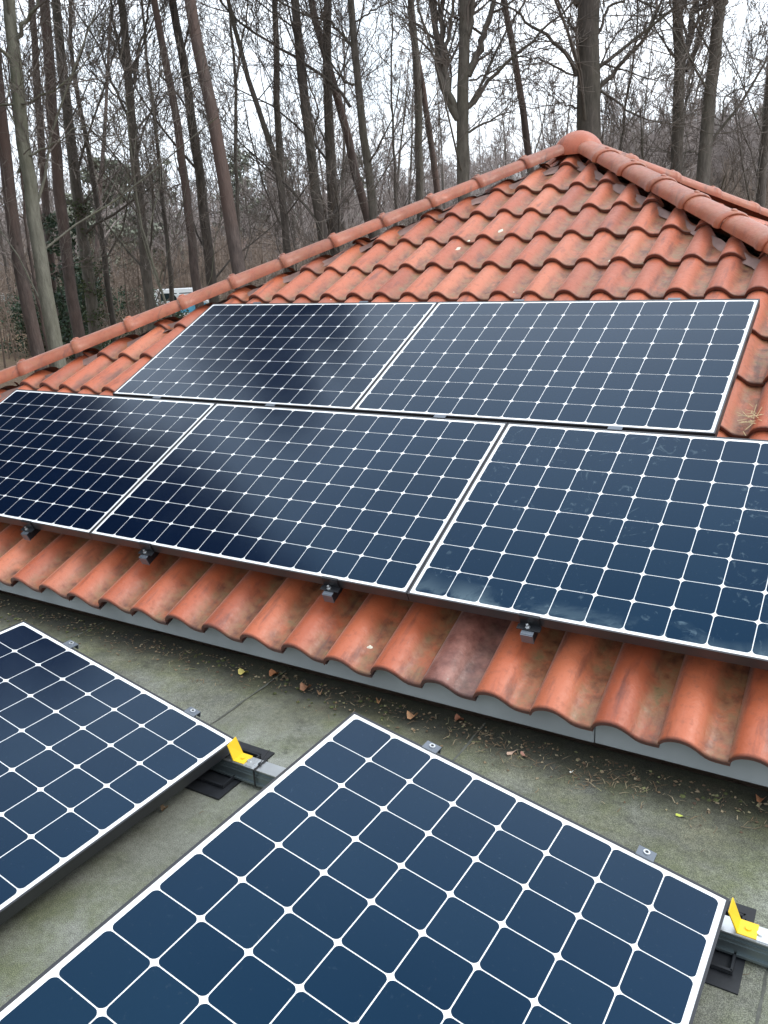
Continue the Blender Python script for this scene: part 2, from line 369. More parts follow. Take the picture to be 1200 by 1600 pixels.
# hip caps: overlapping half round tiles with a collar at the lower end
def hip_caps(az, seed, n=13):
    rng = random.Random(seed); mb = MB(); att = []
    d = np.array([math.cos(az), math.sin(az), 0]); sl = .3365; D = np.array([d[0], d[1], -sl]); D /= np.linalg.norm(D)
    S = np.array([-d[1], d[0], 0]); U = np.cross(D, S); U *= np.sign(U[2])
    A = np.array([AX, AY, 2.384]); step = .394
    prof = [math.radians(a) for a in range(-100, 101, 20)]
    for i in range(n):
        t0 = .10 + i * step + rng.uniform(-.006, .006); r0 = .092; tl = rng.uniform(-.004, .004); tv = rng.random()
        # radius along the cap: slim head tucked below the next one up, wide collar at the lower end
        st = [(0, .088), (.04, .094), (.22, .098), (.345, .102), (.352, .110), (.385, .113), (.392, .109), (.402, .106)]
        b0 = len(mb.v); vs = []
        for s, r in st:
            for a in prof:
                vs.append(A + D * (t0 + s) + S * (math.sin(a) * r + tl) + U * ((math.cos(a) * r - .108) * .68))
        for a in prof: vs.append(A + D * (t0 + .402) + S * (math.sin(a) * .090 + tl) + U * ((math.cos(a) * .090 - .108) * .68))
        for a in prof: vs.append(A + D * (t0 + .30) + S * (math.sin(a) * .084 + tl) + U * ((math.cos(a) * .084 - .108) * .68))
        m = len(prof); fs = [(i2 * m + j, i2 * m + j + 1, (i2 + 1) * m + j + 1, (i2 + 1) * m + j) for i2 in range(len(st) + 1) for j in range(m - 1)]
        mb.add(vs, fs, True)
        # moulded knob on the collar
        kc = A + D * (t0 + .365) + U * .000; 
        ring = []
        for rr, hh in ((.020, -.006), (.017, .004), (.010, .009)):
            ring += [kc + D * rr * 1.3 * math.cos(q) + S * rr * math.sin(q) + U * hh for q in np.linspace(0, 2 * math.pi, 10, endpoint=False)]
        fs = [(q * 10 + j, q * 10 + (j + 1) % 10, (q + 1) * 10 + (j + 1) % 10, (q + 1) * 10 + j) for q in range(2) for j in range(10)] + [tuple(range(20, 30))]
        mb.add(ring, fs, True)
        nv = len(mb.v) - b0; att += [tv * .6 + .05] * nv
    o = mb.build('hip_cap_row', M_TILE, None)
    a = o.data.attributes.new('tint', 'FLOAT', 'POINT'); a.data.foreach_set('value', att)
    for nm in ('pan', 'edge', 'odd'): a = o.data.attributes.new(nm, 'FLOAT', 'POINT'); a.data.foreach_set('value', [{'pan': .38, 'edge': 0, 'odd': .12}[nm]] * len(o.data.vertices))
    under(o, roof)
    # crumpled under-hip flashing strip
    fl = MB(); rg = random.Random(seed + 9)
    for side in (-1, 1):
        n2 = 70; vs = []
        for i in range(n2 + 1):
            s = .1 + i * n * step / n2
            for j in range(4):
                w = .070 + j * .014 + rg.uniform(-.005, .005)
                vs.append(A + D * s + S * side * w + U * (-.146 - j * .012 + rg.uniform(-.007, .007)))
        fl.add(vs, [(i * 4 + j, i * 4 + j + 1, i * 4 + j + 5, i * 4 + j + 4) for i in range(n2) for j in range(3)], True)
    under(fl.build('hip_flashing', M_LEAD), roof)
for q in range(4): hip_caps(math.pi / 4 + q * math.pi / 2, 20 + q)
# peak cap: domed three way piece
pk = MB(); vs = []; nr, ns = 9, 28
for i in range(nr + 1):
    th = i / nr * math.pi * .56
    for j in range(ns):
        ph = 2 * math.pi * j / ns; lob = 1 + .10 * max(0, math.cos(4 * (ph - math.pi / 4))) 
        rr = .185 * math.sin(th) * lob; vs.append((AX + rr * math.cos(ph), AY + rr * math.sin(ph), 2.285 + .125 * math.cos(th) - .03 * (rr / .18) ** 2))
pk.add(vs, [(i * ns + j, i * ns + (j + 1) % ns, (i + 1) * ns + (j + 1) % ns, (i + 1) * ns + j) for i in range(nr) for j in range(ns)], True)
o = pk.build('peak_cap', M_TILE, None); bm = bmesh.new(); bm.from_mesh(o.data); bmesh.ops.remove_doubles(bm, verts=bm.verts, dist=1e-5); bmesh.ops.recalc_face_normals(bm, faces=bm.faces); bm.to_mesh(o.data); bm.free()
for nm in ('tint', 'pan', 'edge', 'odd'):
    a = o.data.attributes.new(nm, 'FLOAT', 'POINT')
    if nm == 'tint': a.data.foreach_set('value', [.3] * len(o.data.vertices))
under(o, roof)
# walls under the eaves and the metal fascia in front of them
wl = MB(); we = e - .16; wl.box((AX - we, AY - we, -2.9), (AX + we, AY + we, ze + .02))
child(wl.build('wall', M_WALL))
fa = MB(); fy = -1.045
xs = [AX - e + .02, -1.35, 2.42, AX + e - .02]
for i in range(3):
    fa.box((xs[i] + .0015, fy - (.0025 if i == 1 else 0), .046), (xs[i + 1] - .0015, fy + .02, .150))
child(fa.build('fascia', M_ZINC, None, .002))

# ------------------------------------------------------------------ flat roof extension
fr = empty('flat_roof', (1.5, -3, -2.85), label='flat roof of grey green mineral felt below the tiled eaves', cat='roof')
mb = MB(); X0, X1, Y0, Y1 = -3.4, 7.0, -6.5, -1.0
seams = [-1.82, -.84, .14, 1.12, 2.07, 2.98, 3.9, 4.85, 5.8]
ed = [X0] + seams + [X1]
for i in range(len(ed) - 1):
    lap = .0032 if i % 2 else 0
    x0, x1 = ed[i] - (.04 if (i % 2) else 0), ed[i + 1] + (.04 if (i % 2) else 0)
    rg = random.Random(i); n = 60; top = []
    for q in range(n + 1):
        y = Y0 + (Y1 - Y0) * q / n
        top += [(x0 + rg.uniform(-.002, .002), y, lap), (x1 + rg.uniform(-.002, .002), y, lap)]
    mb.add(top, [(2 * q, 2 * q + 1, 2 * q + 3, 2 * q + 2) for q in range(n)])
    if lap:
        for sgn, xx in ((0, x0), (1, x1)):
            mb.add([(top[2 * q + sgn][0], top[2 * q + sgn][1], z) for q in range(n + 1) for z in (lap, -.001)], [(2 * q, 2 * q + 1, 2 * q + 3, 2 * q + 2) for q in range(n)])
felt = child(mb.build('roofing_felt', M_FELT), fr)
sm = MB(); rg = random.Random(12)
for i, xs_ in enumerate(seams):                         # bitumen bleeding out along the laps
    xe_ = xs_ + (-.04 if (i + 1) % 2 else .04); n = 160; vs = []
    for q in range(n + 1):
        y = Y0 + (Y1 - Y0 - .03) * q / n; w = .002 + .003 * rg.random() ** 2; off = rg.uniform(-.002, .002)
        vs += [(xe_ - w + off, y, .0042), (xe_ + w + off, y, .0042)]
    sm.add(vs, [(2 * q, 2 * q + 1, 2 * q + 3, 2 * q + 2) for q in range(n) if rg.random() < .9])
so = sm.build('bitumen_seam', simple('bitumen', (.085, .088, .075), .6, 0, .4, 40)); so.parent = felt
mb = MB(); mb.box((X0 + .02, Y0 + .02, -2.9), (X1 - .02, Y1 - .01, -.006)); child(mb.build('wall', M_WALL), fr)

# ------------------------------------------------------------------ solar panels
CP, BW, LIP, FH = .127, .012, .006, .040
def make_panel(nx, ny, cellmat, framemat):
    W, H = nx * CP + 2 * BW, ny * CP + 2 * BW
    root = empty('solar_panel')
    fm = MB(); o = LIP
    for a, b in (((-o, -H - o), (W + o, -H)), ((-o, 0), (W + o, o))): fm.box((a[0], a[1], -FH), (b[0], b[1], .0018))
    for a, b in (((-o, -H), (0, 0)), ((W, -H), (W + o, 0))): fm.box((a[0], a[1], -FH), (b[0], b[1], .0018))
    # inner return flange at the back of the frame
    fm.box((0, -H, -FH), (.03, 0, -FH + .002)); fm.box((W - .03, -H, -FH), (W, 0, -FH + .002))
    fm.build('frame', framemat, root)
    bk = MB(); bk.box((.0002, -H + .0002, -.006), (W - .0002, -.0002, -.0005)); bk.build('backsheet', M_BACK, root)
    bk = MB(); bk.box((.001, -H + .001, -.009), (W - .001, -.001, -.0062)); bk.build('added_dark_back', M_BLK, root)  # unseen black sheet added to stop light bouncing under the panel
    cl = MB(); h = CP / 2 - .0015; c = .0125
    for i in range(nx):
        for j in range(ny):
            cx, cy = BW + (i + .5) * CP, -BW - (j + .5) * CP; vs = []
            for sx, sy in ((1, 1), (-1, 1), (-1, -1), (1, -1)):
                pts = [(h, h - c), (h - c * .12, h - c * .55), (h - c * .42, h - c * .22), (h - c, h)] 
                pts = [(h, h - c), (h - c * .10, h - c * .62), (h - c * .33, h - c * .33), (h - c * .62, h - c * .10), (h - c, h)]
                if sx * sy < 0: pts = pts[::-1]
                vs += [(cx + sx * a, cy + sy * b, .0003) for a, b in pts]
            cl.add(vs, [tuple(range(len(vs)))])
    cl.build('cells', cellmat, root)
    return root, W, H
def place(root, O, X, Y):
    X = np.array(X) / np.linalg.norm(X); Y = np.array(Y, float); Y = Y - X * (X @ Y); Y /= np.linalg.norm(Y); Z = np.cross(X, Y)
    m = Matrix.Identity(4)
    for i in range(3): m[i][0], m[i][1], m[i][2], m[i][3] = X[i], Y[i], Z[i], O[i]
    root.matrix_world = m
land, LW, LH = make_panel(13, 8, M_CELL, M_FRAME)
GAP, VG, UX = .0154, .0309, -.8268
def rp(x, s, off=0): return TR + np.array([1, 0, 0]) * x + UP * s + NR * off
specs = [(0, 0, 'middle solar panel of the lower row, between two panels, on the tiled roof'),
         (-LW - GAP, 0, 'dark blue solar panel at the left end of the lower row on the tiled roof'),
         (LW + GAP, 0, 'solar panel with whitish smears at the right end of the lower row'),
         (UX, LH + VG, 'left solar panel of the upper row, reaching towards the left hip of the roof'),
         (UX + LW + GAP, LH + VG, 'right solar panel of the upper row, ending beside the bare tiles on the right')]
for i, (x, s, lab) in enumerate(specs):
    p = land if i == 0 else copy_tree(land)
    place(p, rp(x, s), (1, 0, 0), UP)
    tag(p, lab, 'solar panel', 'solar panels on the tiled roof')
    if i == 2:
        for ch in p.children:
            if ch.name.startswith('cells'):
                ch.data = ch.data.copy(); ch.data.materials[0] = M_CELLS
FX = np.array([.98069, -.0198, -.19457]); FY = np.array([0.0200, .9998, 0])
port, PW, PH = make_panel(8, 13, M_CELL, M_FRAME_F)
def flat_clamp(x):
    c = MB(); c.box((x - .022, LIP - .007, .002), (x + .022, LIP + .026, .005)); c.box((x - .022, LIP + .001, -FH), (x + .022, LIP + .004, .002)); c.box((x - .022, LIP + .023, -.016), (x + .022, LIP + .026, .002))
    o = c.build('clamp', M_CLAMP, port)
    b = MB(); b.cyl((x, LIP + .012, .005), (x, LIP + .012, .008), .0085, 14); b.build('bolt', M_ALU, o)
    b = MB(); b.cyl((x, LIP + .012, .0081), (x, LIP + .012, .0085), .0045, 8); b.build('socket', M_BLK, o)
flat_clamp(.246); flat_clamp(.846)
p2 = copy_tree(port)
place(port, np.array([.4054, -1.6274, .3165]), FX, FY); tag(port, 'tilted solar panel on the flat roof, cut off by the left edge of the picture', 'solar panel', 'tilted solar panels on the flat roof')
place(p2, np.array([1.8979, -1.6439, .3324]), FX, FY); tag(p2, 'large tilted solar panel nearest the viewer, at bottom centre on the flat roof', 'solar panel', 'tilted solar panels on the flat roof')

# rails under the roof panels, each with clamps
def roof_rail(x, s1, lab, upper=True):
    root = empty('mounting_rail', rp(x, -LH - .03, -.08), label=lab, cat='rail', group='rails under the roof panels')
    o = -root.matrix_world.translation if False else -np.array(root.location)
    w = .021
    m = MB(); kw = dict(X=(1, 0, 0), Y=UP, Z=NR, O=rp(x, 0) + o)
    m.box((-w, -LH - .052, -.078), (w, s1, -.0412), **kw); m.build('rail', M_BLK, root)
    m = MB(); m.box((-w - .001, -LH - .056, -.0785), (w + .001, -LH - .0525, -.0405), **kw); m.box((-w - .001, -LH - .0522, -.0405), (w + .001, -LH - .024, -.039), **kw); m.build('end_cap', M_CLAMP, root)
    cl = MB(); cl.box((-.036, -LH - LIP - .004, .002), (.036, -LH - LIP + .006, .0045), **kw); cl.box((-.036, -LH - LIP - .006, -.038), (.036, -LH - LIP - .002, .002), **kw); cl.box((-.042, -LH - LIP - .030, -.0385), (.042, -LH - LIP - .006, -.035), **kw)
    c = cl.build('clamp', M_BLK, root)
    b = MB(); P0 = rp(x - .004, -LH - LIP - .019, -.035) + o; b.cyl(P0, P0 + NR * .016, .0045, 10); b.cyl(P0, P0 + NR * .004, .009, 6, smooth=False); b.build('bolt', M_ALU, c)
    if upper:
        md = MB(); md.box((-.030, .004, .0022), (.030, VG - .004, .0042), **kw); md.box((-.030, .010, -.04), (.030, .013, .0022), **kw); md.build('clamp', M_CLAMP, root)
        if s1 > 1: tp = MB(); s9 = LH + VG + LIP; tp.box((-.03, s9 - .005, .002), (.03, s9 + .012, .0045), **kw); tp.build('clamp', M_CLAMP, root)
T1 = LH + VG + .03
roof_rail(-1.28, .03, 'rail hidden far left under the lower row of roof panels', False)
roof_rail(-.46, T1, 'rail end and black clamp below the left panel of the lower row')
roof_rail(.354, T1, 'rail end and black clamp under the left part of the middle lower panel')
roof_rail(1.343, T1, 'rail end and black clamp under the right part of the middle lower panel')
roof_rail(2.155, T1, 'rail end and grey tipped black clamp below the smeared right lower panel')

# rails on the flat roof
def flat_rail(y, lab, full=True):
    root = empty('support_rail', (1.5, y, 0), label=lab, cat='rail', group='rails on the flat roof')
    def B(name, mat, boxes, par=root, bevel=0, cyls=()):
        m = MB()
        for a, b in boxes: m.box((a[0] - 1.5, a[1], a[2]), (b[0] - 1.5, b[1], b[2]))
        for c in cyls: m.cyl((c[0][0] - 1.5, *c[0][1:]), (c[1][0] - 1.5, *c[1][1:]), c[2], 12)
        return m.build(name, mat, par, bevel)
    w = .026
    B('rail', M_GALV, [((-1.2, -w, .014), (4.6, w, .052)), ((-1.2, -w + .004, .052), (4.6, w - .004, .064)), ((-1.2, -w - .006, .014), (4.6, w + .006, .020)), ((-1.2, -w - .002, .040), (4.6, w + .002, .044))])
    B('rail_top', M_ALU, [((-1.2, -w, .0642), (4.6, w, .0675))])
    for xe in (-.05, 1.425, 2.918, 4.4):
        # black foot tray
        f = B('foot', M_RUB, [((xe - .22, -.13, .0005), (xe + .055, .15, .007))])
        t = MB()
        for a, b in (((-.16, -.085), (.035, -.078)), ((-.16, .098), (.035, .105)), ((-.16, -.085), (-.153, .105)), ((.028, -.085), (.035, .105))): t.box((xe - 1.5 + a[0], a[1], .0071), (xe - 1.5 + b[0], b[1], .020))
        t.build('rim', M_RUB, f, .002)
        # plate with screw and the folded yellow stop
        pl = B('plate', M_ALU, [((xe + .028, -w + .003, .0677), (xe + .105, w - .003, .0705))], cyls=[((xe + .078, 0, .0705), (xe + .078, 0, .0735), .008)])
        st = MB(); x = xe - 1.5 + .030; t = .0025; b0, b1 = -w + .002, w - .002
        vs = [(x + .042, b0, .0707), (x + .042, b1, .0707), (x, b1, .0707), (x, b0, .0707), (x - .022, b0 + .004, .118), (x - .020, b1 - .004, .128)]
        vs2 = [(a, b, c + t) for a, b, c in vs[:2]] + [(x + t, b1, .0707 + t), (x + t, b0, .0707 + t), (x - .022 + t, b0 + .004, .118), (x - .020 + t, b1 - .004, .128)]
        st.add(vs + vs2, [(0, 1, 2, 3), (3, 2, 5, 4), (6, 7, 8, 9), (9, 8, 11, 10)[::-1], (0, 6, 7, 1), (0, 3, 9, 6), (1, 7, 8, 2), (3, 4, 10, 9), (2, 8, 11, 5), (4, 5, 11, 10)])
        st.cyl((x + .022, 0, .0732), (x + .022, 0, .0765), .007, 10)
        st.build('stop_bracket', M_YEL, root)
        m = MB(); xt = xe - 1.5 + .118
        m.box((xt, -w - .008, .012), (xt + .006, -w - .006, .070)); m.box((xt, w + .006, .012), (xt + .006, w + .008, .070)); m.box((xt, -w - .008, .0688), (xt + .006, w + .008, .0708))
        m.box((xt - .001, -.006, .071), (xt + .007, .003, .077)); m.add([(xt, 0, .075), (xt + .004, 0, .075), (xt + .022, .03, .112), (xt + .019, .031, .112)], [(0, 1, 2, 3)])
        m.build('cable_tie', M_BLK, root)
        # front and high supports of the frames
        B('low_support', M_BLK, [((xe - .10, -w, .0677), (xe - .012, w, .0725))])
        B('high_support', M_GALV, [((xe + .50, -.02, .0677), (xe + .505, .02, .27)), ((xe + .485, -.02, .262), (xe + .56, .02, .267))])
flat_rail(-1.668, 'aluminium rail with yellow stops running under the two tilted panels near the eaves')
flat_rail(-2.95, 'rail under the front half of the tilted panels, mostly hidden beneath them')

# ------------------------------------------------------------------ litter on the flat roof
def leaf(u, v, size, col, lab, cat='leaf', rot=0, curl=.01, aspect=.7, grp=None):
    p = onz(u, v, .006); mb = MB(); n = 10; vs = []; rg = random.Random(int(u * 7 + v))
    for i in range(n):
        a = 2 * math.pi * i / n; r = size * (.5 + .06 * rg.uniform(-1, 1)) * (1.15 if i == 0 else 1)
        x, y = r * math.cos(a), r * aspect * math.sin(a)
        vs.append((x * math.cos(rot) - y * math.sin(rot), x * math.sin(rot) + y * math.cos(rot), curl * (1 + math.cos(2 * a + 1)) + rg.uniform(0, .003)))
    vs.append((0, 0, .002)); mb.add(vs, [(i, (i + 1) % n, n) for i in range(n)], True)
    o = mb.build('fallen_leaf', simple('leaf_' + cat, col, .7, 0, .25, 60), None); o.location = p
    tag(o, lab, cat, grp or 'fallen leaves on the flat roof')
leaf(380, 1053, .042, (.50, .42, .12), 'yellow green fallen leaf, leftmost on the felt below the tile eaves', rot=.3)
leaf(428, 1055, .040, (.42, .17, .07), 'round orange brown leaf right beside the yellow one', rot=.1, aspect=.85)
leaf(478, 1078, .046, (.27, .13, .07), 'crumpled brown leaf next to a dark damp patch below the eaves', rot=.4, curl=.014)
leaf(500, 1084, .026, (.30, .18, .10), 'small torn brown leaf just right of the crumpled one', rot=1.2)
leaf(592, 1098, .020, (.42, .22, .10), 'tiny tan leaf just above the back corner of the large front panel', rot=.8, aspect=.9)
leaf(644, 1122, .042, (.50, .27, .14), 'pale tan curled leaf near the back corner of the large front panel', rot=.5, curl=.012)
leaf(717, 1126, .034, (.34, .13, .07), 'reddish brown leaf close under the fascia', rot=-.2)
leaf(800, 1177, .050, (.52, .36, .27), 'long pale strip of bark or leaf lying on the felt', rot=1.1, aspect=.22, curl=.004)
leaf(818, 1181, .034, (.48, .24, .18), 'short pinkish leaf strip beside the long pale one', rot=-.6, aspect=.3, curl=.004)
leaf(1065, 1276, .036, (.55, .62, .10), 'bright yellow green leaf strip on the felt at right', rot=.15, aspect=.2, curl=.003)
leaf(893, 1207, .016, (.75, .75, .70), 'small white scrap on the felt below the fascia', 'scrap', rot=1, aspect=.4, curl=.002, grp='scraps')
leaf(257, 1266, .024, (.20, .13, .07), 'small brown leaf beside the shaded edge of the left panel', rot=.5)
leaf(1188, 1252, .030, (.30, .13, .06), 'brown leaf at the right edge of the picture under the fascia', rot=.5)
# needles, twigs and crumbs gathered below the eaves
mb = MB(); rg = random.Random(3)
for i in range(900):
    if i % 30 == 0: cxl, cyl_ = rg.uniform(.4, 3.4) if rg.random() < .75 else rg.uniform(-1, 3.4), -1.09 - abs(rg.gauss(0, .07))
    x, y = (rg.gauss(cxl, .09), min(rg.gauss(cyl_, .045), -1.05)) if rg.random() < .8 else (rg.uniform(-1.0, 3.4), rg.uniform(-2.6, -1.05))
    if rg.random() < .55 and x < 1.9 and rg.random() < .6: continue
    L = rg.uniform(.006, .05) * (1 if y > -1.4 else .7); a = rg.uniform(0, math.pi); w = rg.uniform(.0005, .0013); z = .0045 + rg.uniform(0, .005)
    dx, dy = math.cos(a) * L / 2, math.sin(a) * L / 2; nx, ny = -math.sin(a) * w, math.cos(a) * w
    k = rg.uniform(-.3, .3) * L
    mb.add([(x - dx - nx, y - dy - ny, z), (x - dx + nx, y - dy + ny, z), (x + k * nx / w + nx, y + k * ny / w + ny, z + .003), (x + k * nx / w - nx, y + k * ny / w - ny, z + .003), (x + dx, y + dy, z)], [(0, 1, 2, 3), (3, 2, 4)])
for i in range(900):
    x = rg.uniform(-1.0, 3.4); y = -1.05 - abs(rg.gauss(0, .08)); s = rg.uniform(.002, .008); z = .004
    a = rg.uniform(0, 6.28); vs = [(x + s * math.cos(a + q * 1.57) * rg.uniform(.6, 1.2), y + s * math.sin(a + q * 1.57) * rg.uniform(.6, 1.2), z + rg.uniform(0, .004)) for q in range(4)]
    mb.add(vs, [(0, 1, 2, 3)])
m, n_, b = new_mat('litter'); rpi = n_.nodes.new('ShaderNodeNewGeometry').outputs['Random Per Island']
n_.links.new(ramp(n_, rpi, [(0, (.07, .045, .03)), (.5, (.17, .115, .065)), (.85, (.28, .23, .15)), (1, (.18, .19, .08))]), b.inputs['Base Color']); b.inputs['Roughness'].default_value = .9
tag(mb.build('roof_litter', m), 'pine needles, bark crumbs and bits swept against the eaves of the flat roof', 'litter', kind='stuff')
# moss cushions along the eaves
mb = MB(); rg = random.Random(31)
for i in range(90):
    if i % 9 == 0: mx_, my_ = rg.uniform(-.9, 3.3), -1.08 - abs(rg.gauss(0, .05))
    x, y = rg.gauss(mx_, .08), min(rg.gauss(my_, .03), -1.055); r = rg.uniform(.003, .010); vs = []
    for k, (rr, hh) in enumerate(((1, 0), (.75, .35), (.35, .55))):
        vs += [(x + r * rr * rg.uniform(.8, 1.2) * math.cos(a), y + r * rr * rg.uniform(.8, 1.2) * math.sin(a), .003 + r * hh) for a in [q * .785 for q in range(8)]]
    mb.add(vs, [(k * 8 + j, k * 8 + (j + 1) % 8, (k + 1) * 8 + (j + 1) % 8, (k + 1) * 8 + j) for k in range(2) for j in range(8)] + [tuple(range(16, 24))], True)
tag(mb.build('moss', simple('moss', (.065, .075, .026), .95, 0, .5, 90, .004)), 'small green moss cushions growing on the felt along the eaves', 'moss', kind='stuff')
# pale specks lying on the tiles
def on_roof(u, v, off):
    d = ray(u, v); c = NR @ TR + off; return CAM + d * ((c - NR @ CAM) / (NR @ d))
for u, v, r, lab in [(716, 389, .020, 'pale lichen spot, left one of the three on the upper tiles'), (732, 377, .011, 'small pale lichen spot between two larger ones on the upper tiles'), (782, 361, .019, 'pale lichen spot, right one of the three on the upper tiles'), (578, 1012, .012, 'white scrap caught on a tile near the eaves'), (952, 408, .008, 'tiny pale speck on the tiles below the roof peak')]:
    p = on_roof(u, v, -.118 if v < 500 else -.125); m = MB(); rg = random.Random(int(u)); vs = [p + np.array([1, 0, 0]) * r * math.cos(a) * rg.uniform(.6, 1.2) + UP * r * (1.3 if v < 500 else .8) * math.sin(a) * rg.uniform(.6, 1.2) + NR * .002 for a in [q * .628 for q in range(10)]] + [p + NR * .008]
    m.add(vs, [(q, (q + 1) % 10, 10) for q in range(10)], True)
    o = m.build('lichen_spot' if v != 1012 else 'scrap', simple('pale_speck', (.66, .62, .50), .9, 0, .2, 60)); tag(o, lab, 'lichen' if v != 1012 else 'scrap')
# straw caught on a roof tile right of the upper panel row
mb = MB(); rg = random.Random(8)
q0 = rp(2.63, .30, -.125)
for i in range(26):
    a = rg.uniform(0, 6.28); L = rg.uniform(.02, .07); c = q0 + np.array([rg.gauss(0, .02), 0, 0]) + UP * rg.gauss(0, .03) + NR * rg.uniform(0, .012)
    d = np.array([math.cos(a), 0, 0]) * L + UP * math.sin(a) * L * .8; s = np.cross(d, NR); s *= .0011 / np.linalg.norm(s)
    mb.add([c - s, c + s, c + d + s + NR * .004, c + d - s + NR * .004], [(0, 1, 2, 3)])
tag(mb.build('straw_tuft', simple('straw', (.50, .40, .22), .9, 0, .2)), 'little tuft of dry straw on the tiles right of the upper panel row', 'straw')

# ------------------------------------------------------------------ trees
class Tubes:
    def __init__(s): s.V = []; s.F = []; s.n = 0
    def add(s, P, r, k=4):
        P = np.asarray(P, float); r = np.asarray(r, float); n = len(P)
        t = np.empty_like(P); t[1:-1] = P[2:] - P[:-2]; t[0] = P[1] - P[0]; t[-1] = P[-1] - P[-2]
        t /= np.linalg.norm(t, axis=1)[:, None] + 1e-9
        ref = np.array([0, 0, 1.0]) if abs(t[:, 2]).mean() < .8 else np.array([1.0, 0, 0])
        a = np.cross(t, ref); a /= np.linalg.norm(a, axis=1)[:, None] + 1e-9; b = np.cross(t, a)
        th = np.arange(k) * 2 * math.pi / k
        ring = P[:, None] + (a[:, None] * np.cos(th)[None, :, None] + b[:, None] * np.sin(th)[None, :, None]) * r[:, None, None]
        s.V.append(ring.reshape(-1, 3))
        i = np.arange(n - 1)[:, None] * k; j = np.arange(k)[None]; j2 = (j + 1) % k
        s.F.append(np.stack([i + j, i + j2, i + k + j2, i + k + j], 2).reshape(-1, 4) + s.n); s.n += n * k
    def many(s, P, r, k):
        m, n, _ = P.shape; t = np.empty_like(P); t[:, 0] = P[:, 1] - P[:, 0]; t[:, -1] = P[:, -1] - P[:, -2]
        if n > 2: t[:, 1:-1] = P[:, 2:] - P[:, :-2]
        t /= np.linalg.norm(t, axis=2, keepdims=True) + 1e-9; a = np.cross(t, np.array([.31, .95, .05])); a /= np.linalg.norm(a, axis=2, keepdims=True) + 1e-9; b = np.cross(t, a)
        th = np.arange(k) * 2 * math.pi / k
        ring = P[:, :, None] + (a[:, :, None] * np.cos(th)[None, None, :, None] + b[:, :, None] * np.sin(th)[None, None, :, None]) * r[:, :, None, None]
        s.V.append(ring.reshape(-1, 3)); i = np.arange(n - 1)[:, None] * k; j = np.arange(k)[None]; j2 = (j + 1) % k
        F = np.stack([i + j, i + j2, i + k + j2, i + k + j], 2).reshape(-1, 4); s.F.append((F[None] + (np.arange(m) * n * k)[:, None, None]).reshape(-1, 4) + s.n); s.n += m * n * k
    def mesh(s, name, smooth=True):
        V = np.concatenate(s.V); F = np.concatenate(s.F); return quad_mesh(name, V, F, smooth)
def quad_mesh(name, V, F, smooth=False):
    me = bpy.data.meshes.new(name); me.vertices.add(len(V)); me.vertices.foreach_set('co', V.astype(np.float32).ravel())
    me.loops.add(F.size); me.loops.foreach_set('vertex_index', F.astype(np.int32).ravel())
    me.polygons.add(len(F)); me.polygons.foreach_set('loop_start', np.arange(len(F), dtype=np.int32) * 4)
    me.polygons.foreach_set('use_smooth', np.full(len(F), smooth)); me.update(calc_edges=True); return me
def norm(v): return v / (np.linalg.norm(v) + 1e-9)
def resample(P, n):
    P = np.asarray(P, float); d = np.r_[0, np.cumsum(np.linalg.norm(np.diff(P, axis=0), axis=1))]; t = np.linspace(0, d[-1], n)
    # smooth: cubic-ish through averaging
    Q = np.stack([np.interp(t, d, P[:, i]) for i in range(3)], 1)
    for _ in range(2): Q[1:-1] = (Q[:-2] + 2 * Q[1:-1] + Q[2:]) / 4
    return Q
def side_dir(d, ang, rng):
    a = norm(rng.normal(0, 1, 3)); a = norm(a - d * (a @ d)); return norm(d * math.cos(ang) + a * math.sin(ang))
def grow(Tb, Tw, p, d, L, r, lvl, rng, q):
    """branch as a wandering path; children along it"""
    n = 6 if lvl == 0 else (5 if lvl == 1 else 4)
    P = [p]; D = d
    for i in range(n - 1):
        D = norm(D + rng.normal(0, q.get('w', .16), 3) + np.array([0, 0, q.get('up', .10)]))
        P.append(P[-1] + D * L / (n - 1))
    P = np.array(P); rr = r * np.linspace(1, .35, n); mn = q.get('min', .005)
    (Tb if lvl == 0 else Tw).add(P, np.maximum(rr, mn), 6 if lvl == 0 else (4 if lvl == 1 else 3))
    if lvl >= q.get('lv', 3): return
    kids = q['kids'][lvl]
    for i in range(kids):
        t = .18 + .8 * (i + rng.random()) / kids; x = t * (n - 1); k = min(int(x), n - 2); pt = P[k] + (P[k + 1] - P[k]) * (x - k)
        dd = side_dir(norm(P[k + 1] - P[k]), R(rng.uniform(28, 62)), rng); dd = norm(dd + [0, 0, .12])
        grow(Tb, Tw, pt, dd, L * rng.uniform(.32, .58) * (1.15 - .5 * t), max(r * (1 - .65 * t) * .5, mn), lvl + 1, rng, q)
def blades(rng, centres, per, rad, size, flat=1.0, droop=0):
    c = np.repeat(np.asarray(centres), per, 0); n = len(c)
    o = rng.normal(0, 1, (n, 3)); o /= np.linalg.norm(o, axis=1)[:, None]; o *= (rng.random((n, 1)) ** .45) * rad; o[:, 2] *= flat
    p = c + o; a = rng.normal(0, 1, (n, 3)); a /= np.linalg.norm(a, axis=1)[:, None]; b = rng.normal(0, 1, (n, 3)); b -= a * (a * b).sum(1)[:, None]; b /= np.linalg.norm(b, axis=1)[:, None]
    s = size * rng.uniform(.6, 1.4, (n, 1)); a = a * s; b = b * s * .42
    V = np.stack([p - a, p - b, p + a, p + b], 1).reshape(-1, 3); F = np.arange(n * 4).reshape(-1, 4); return V, F

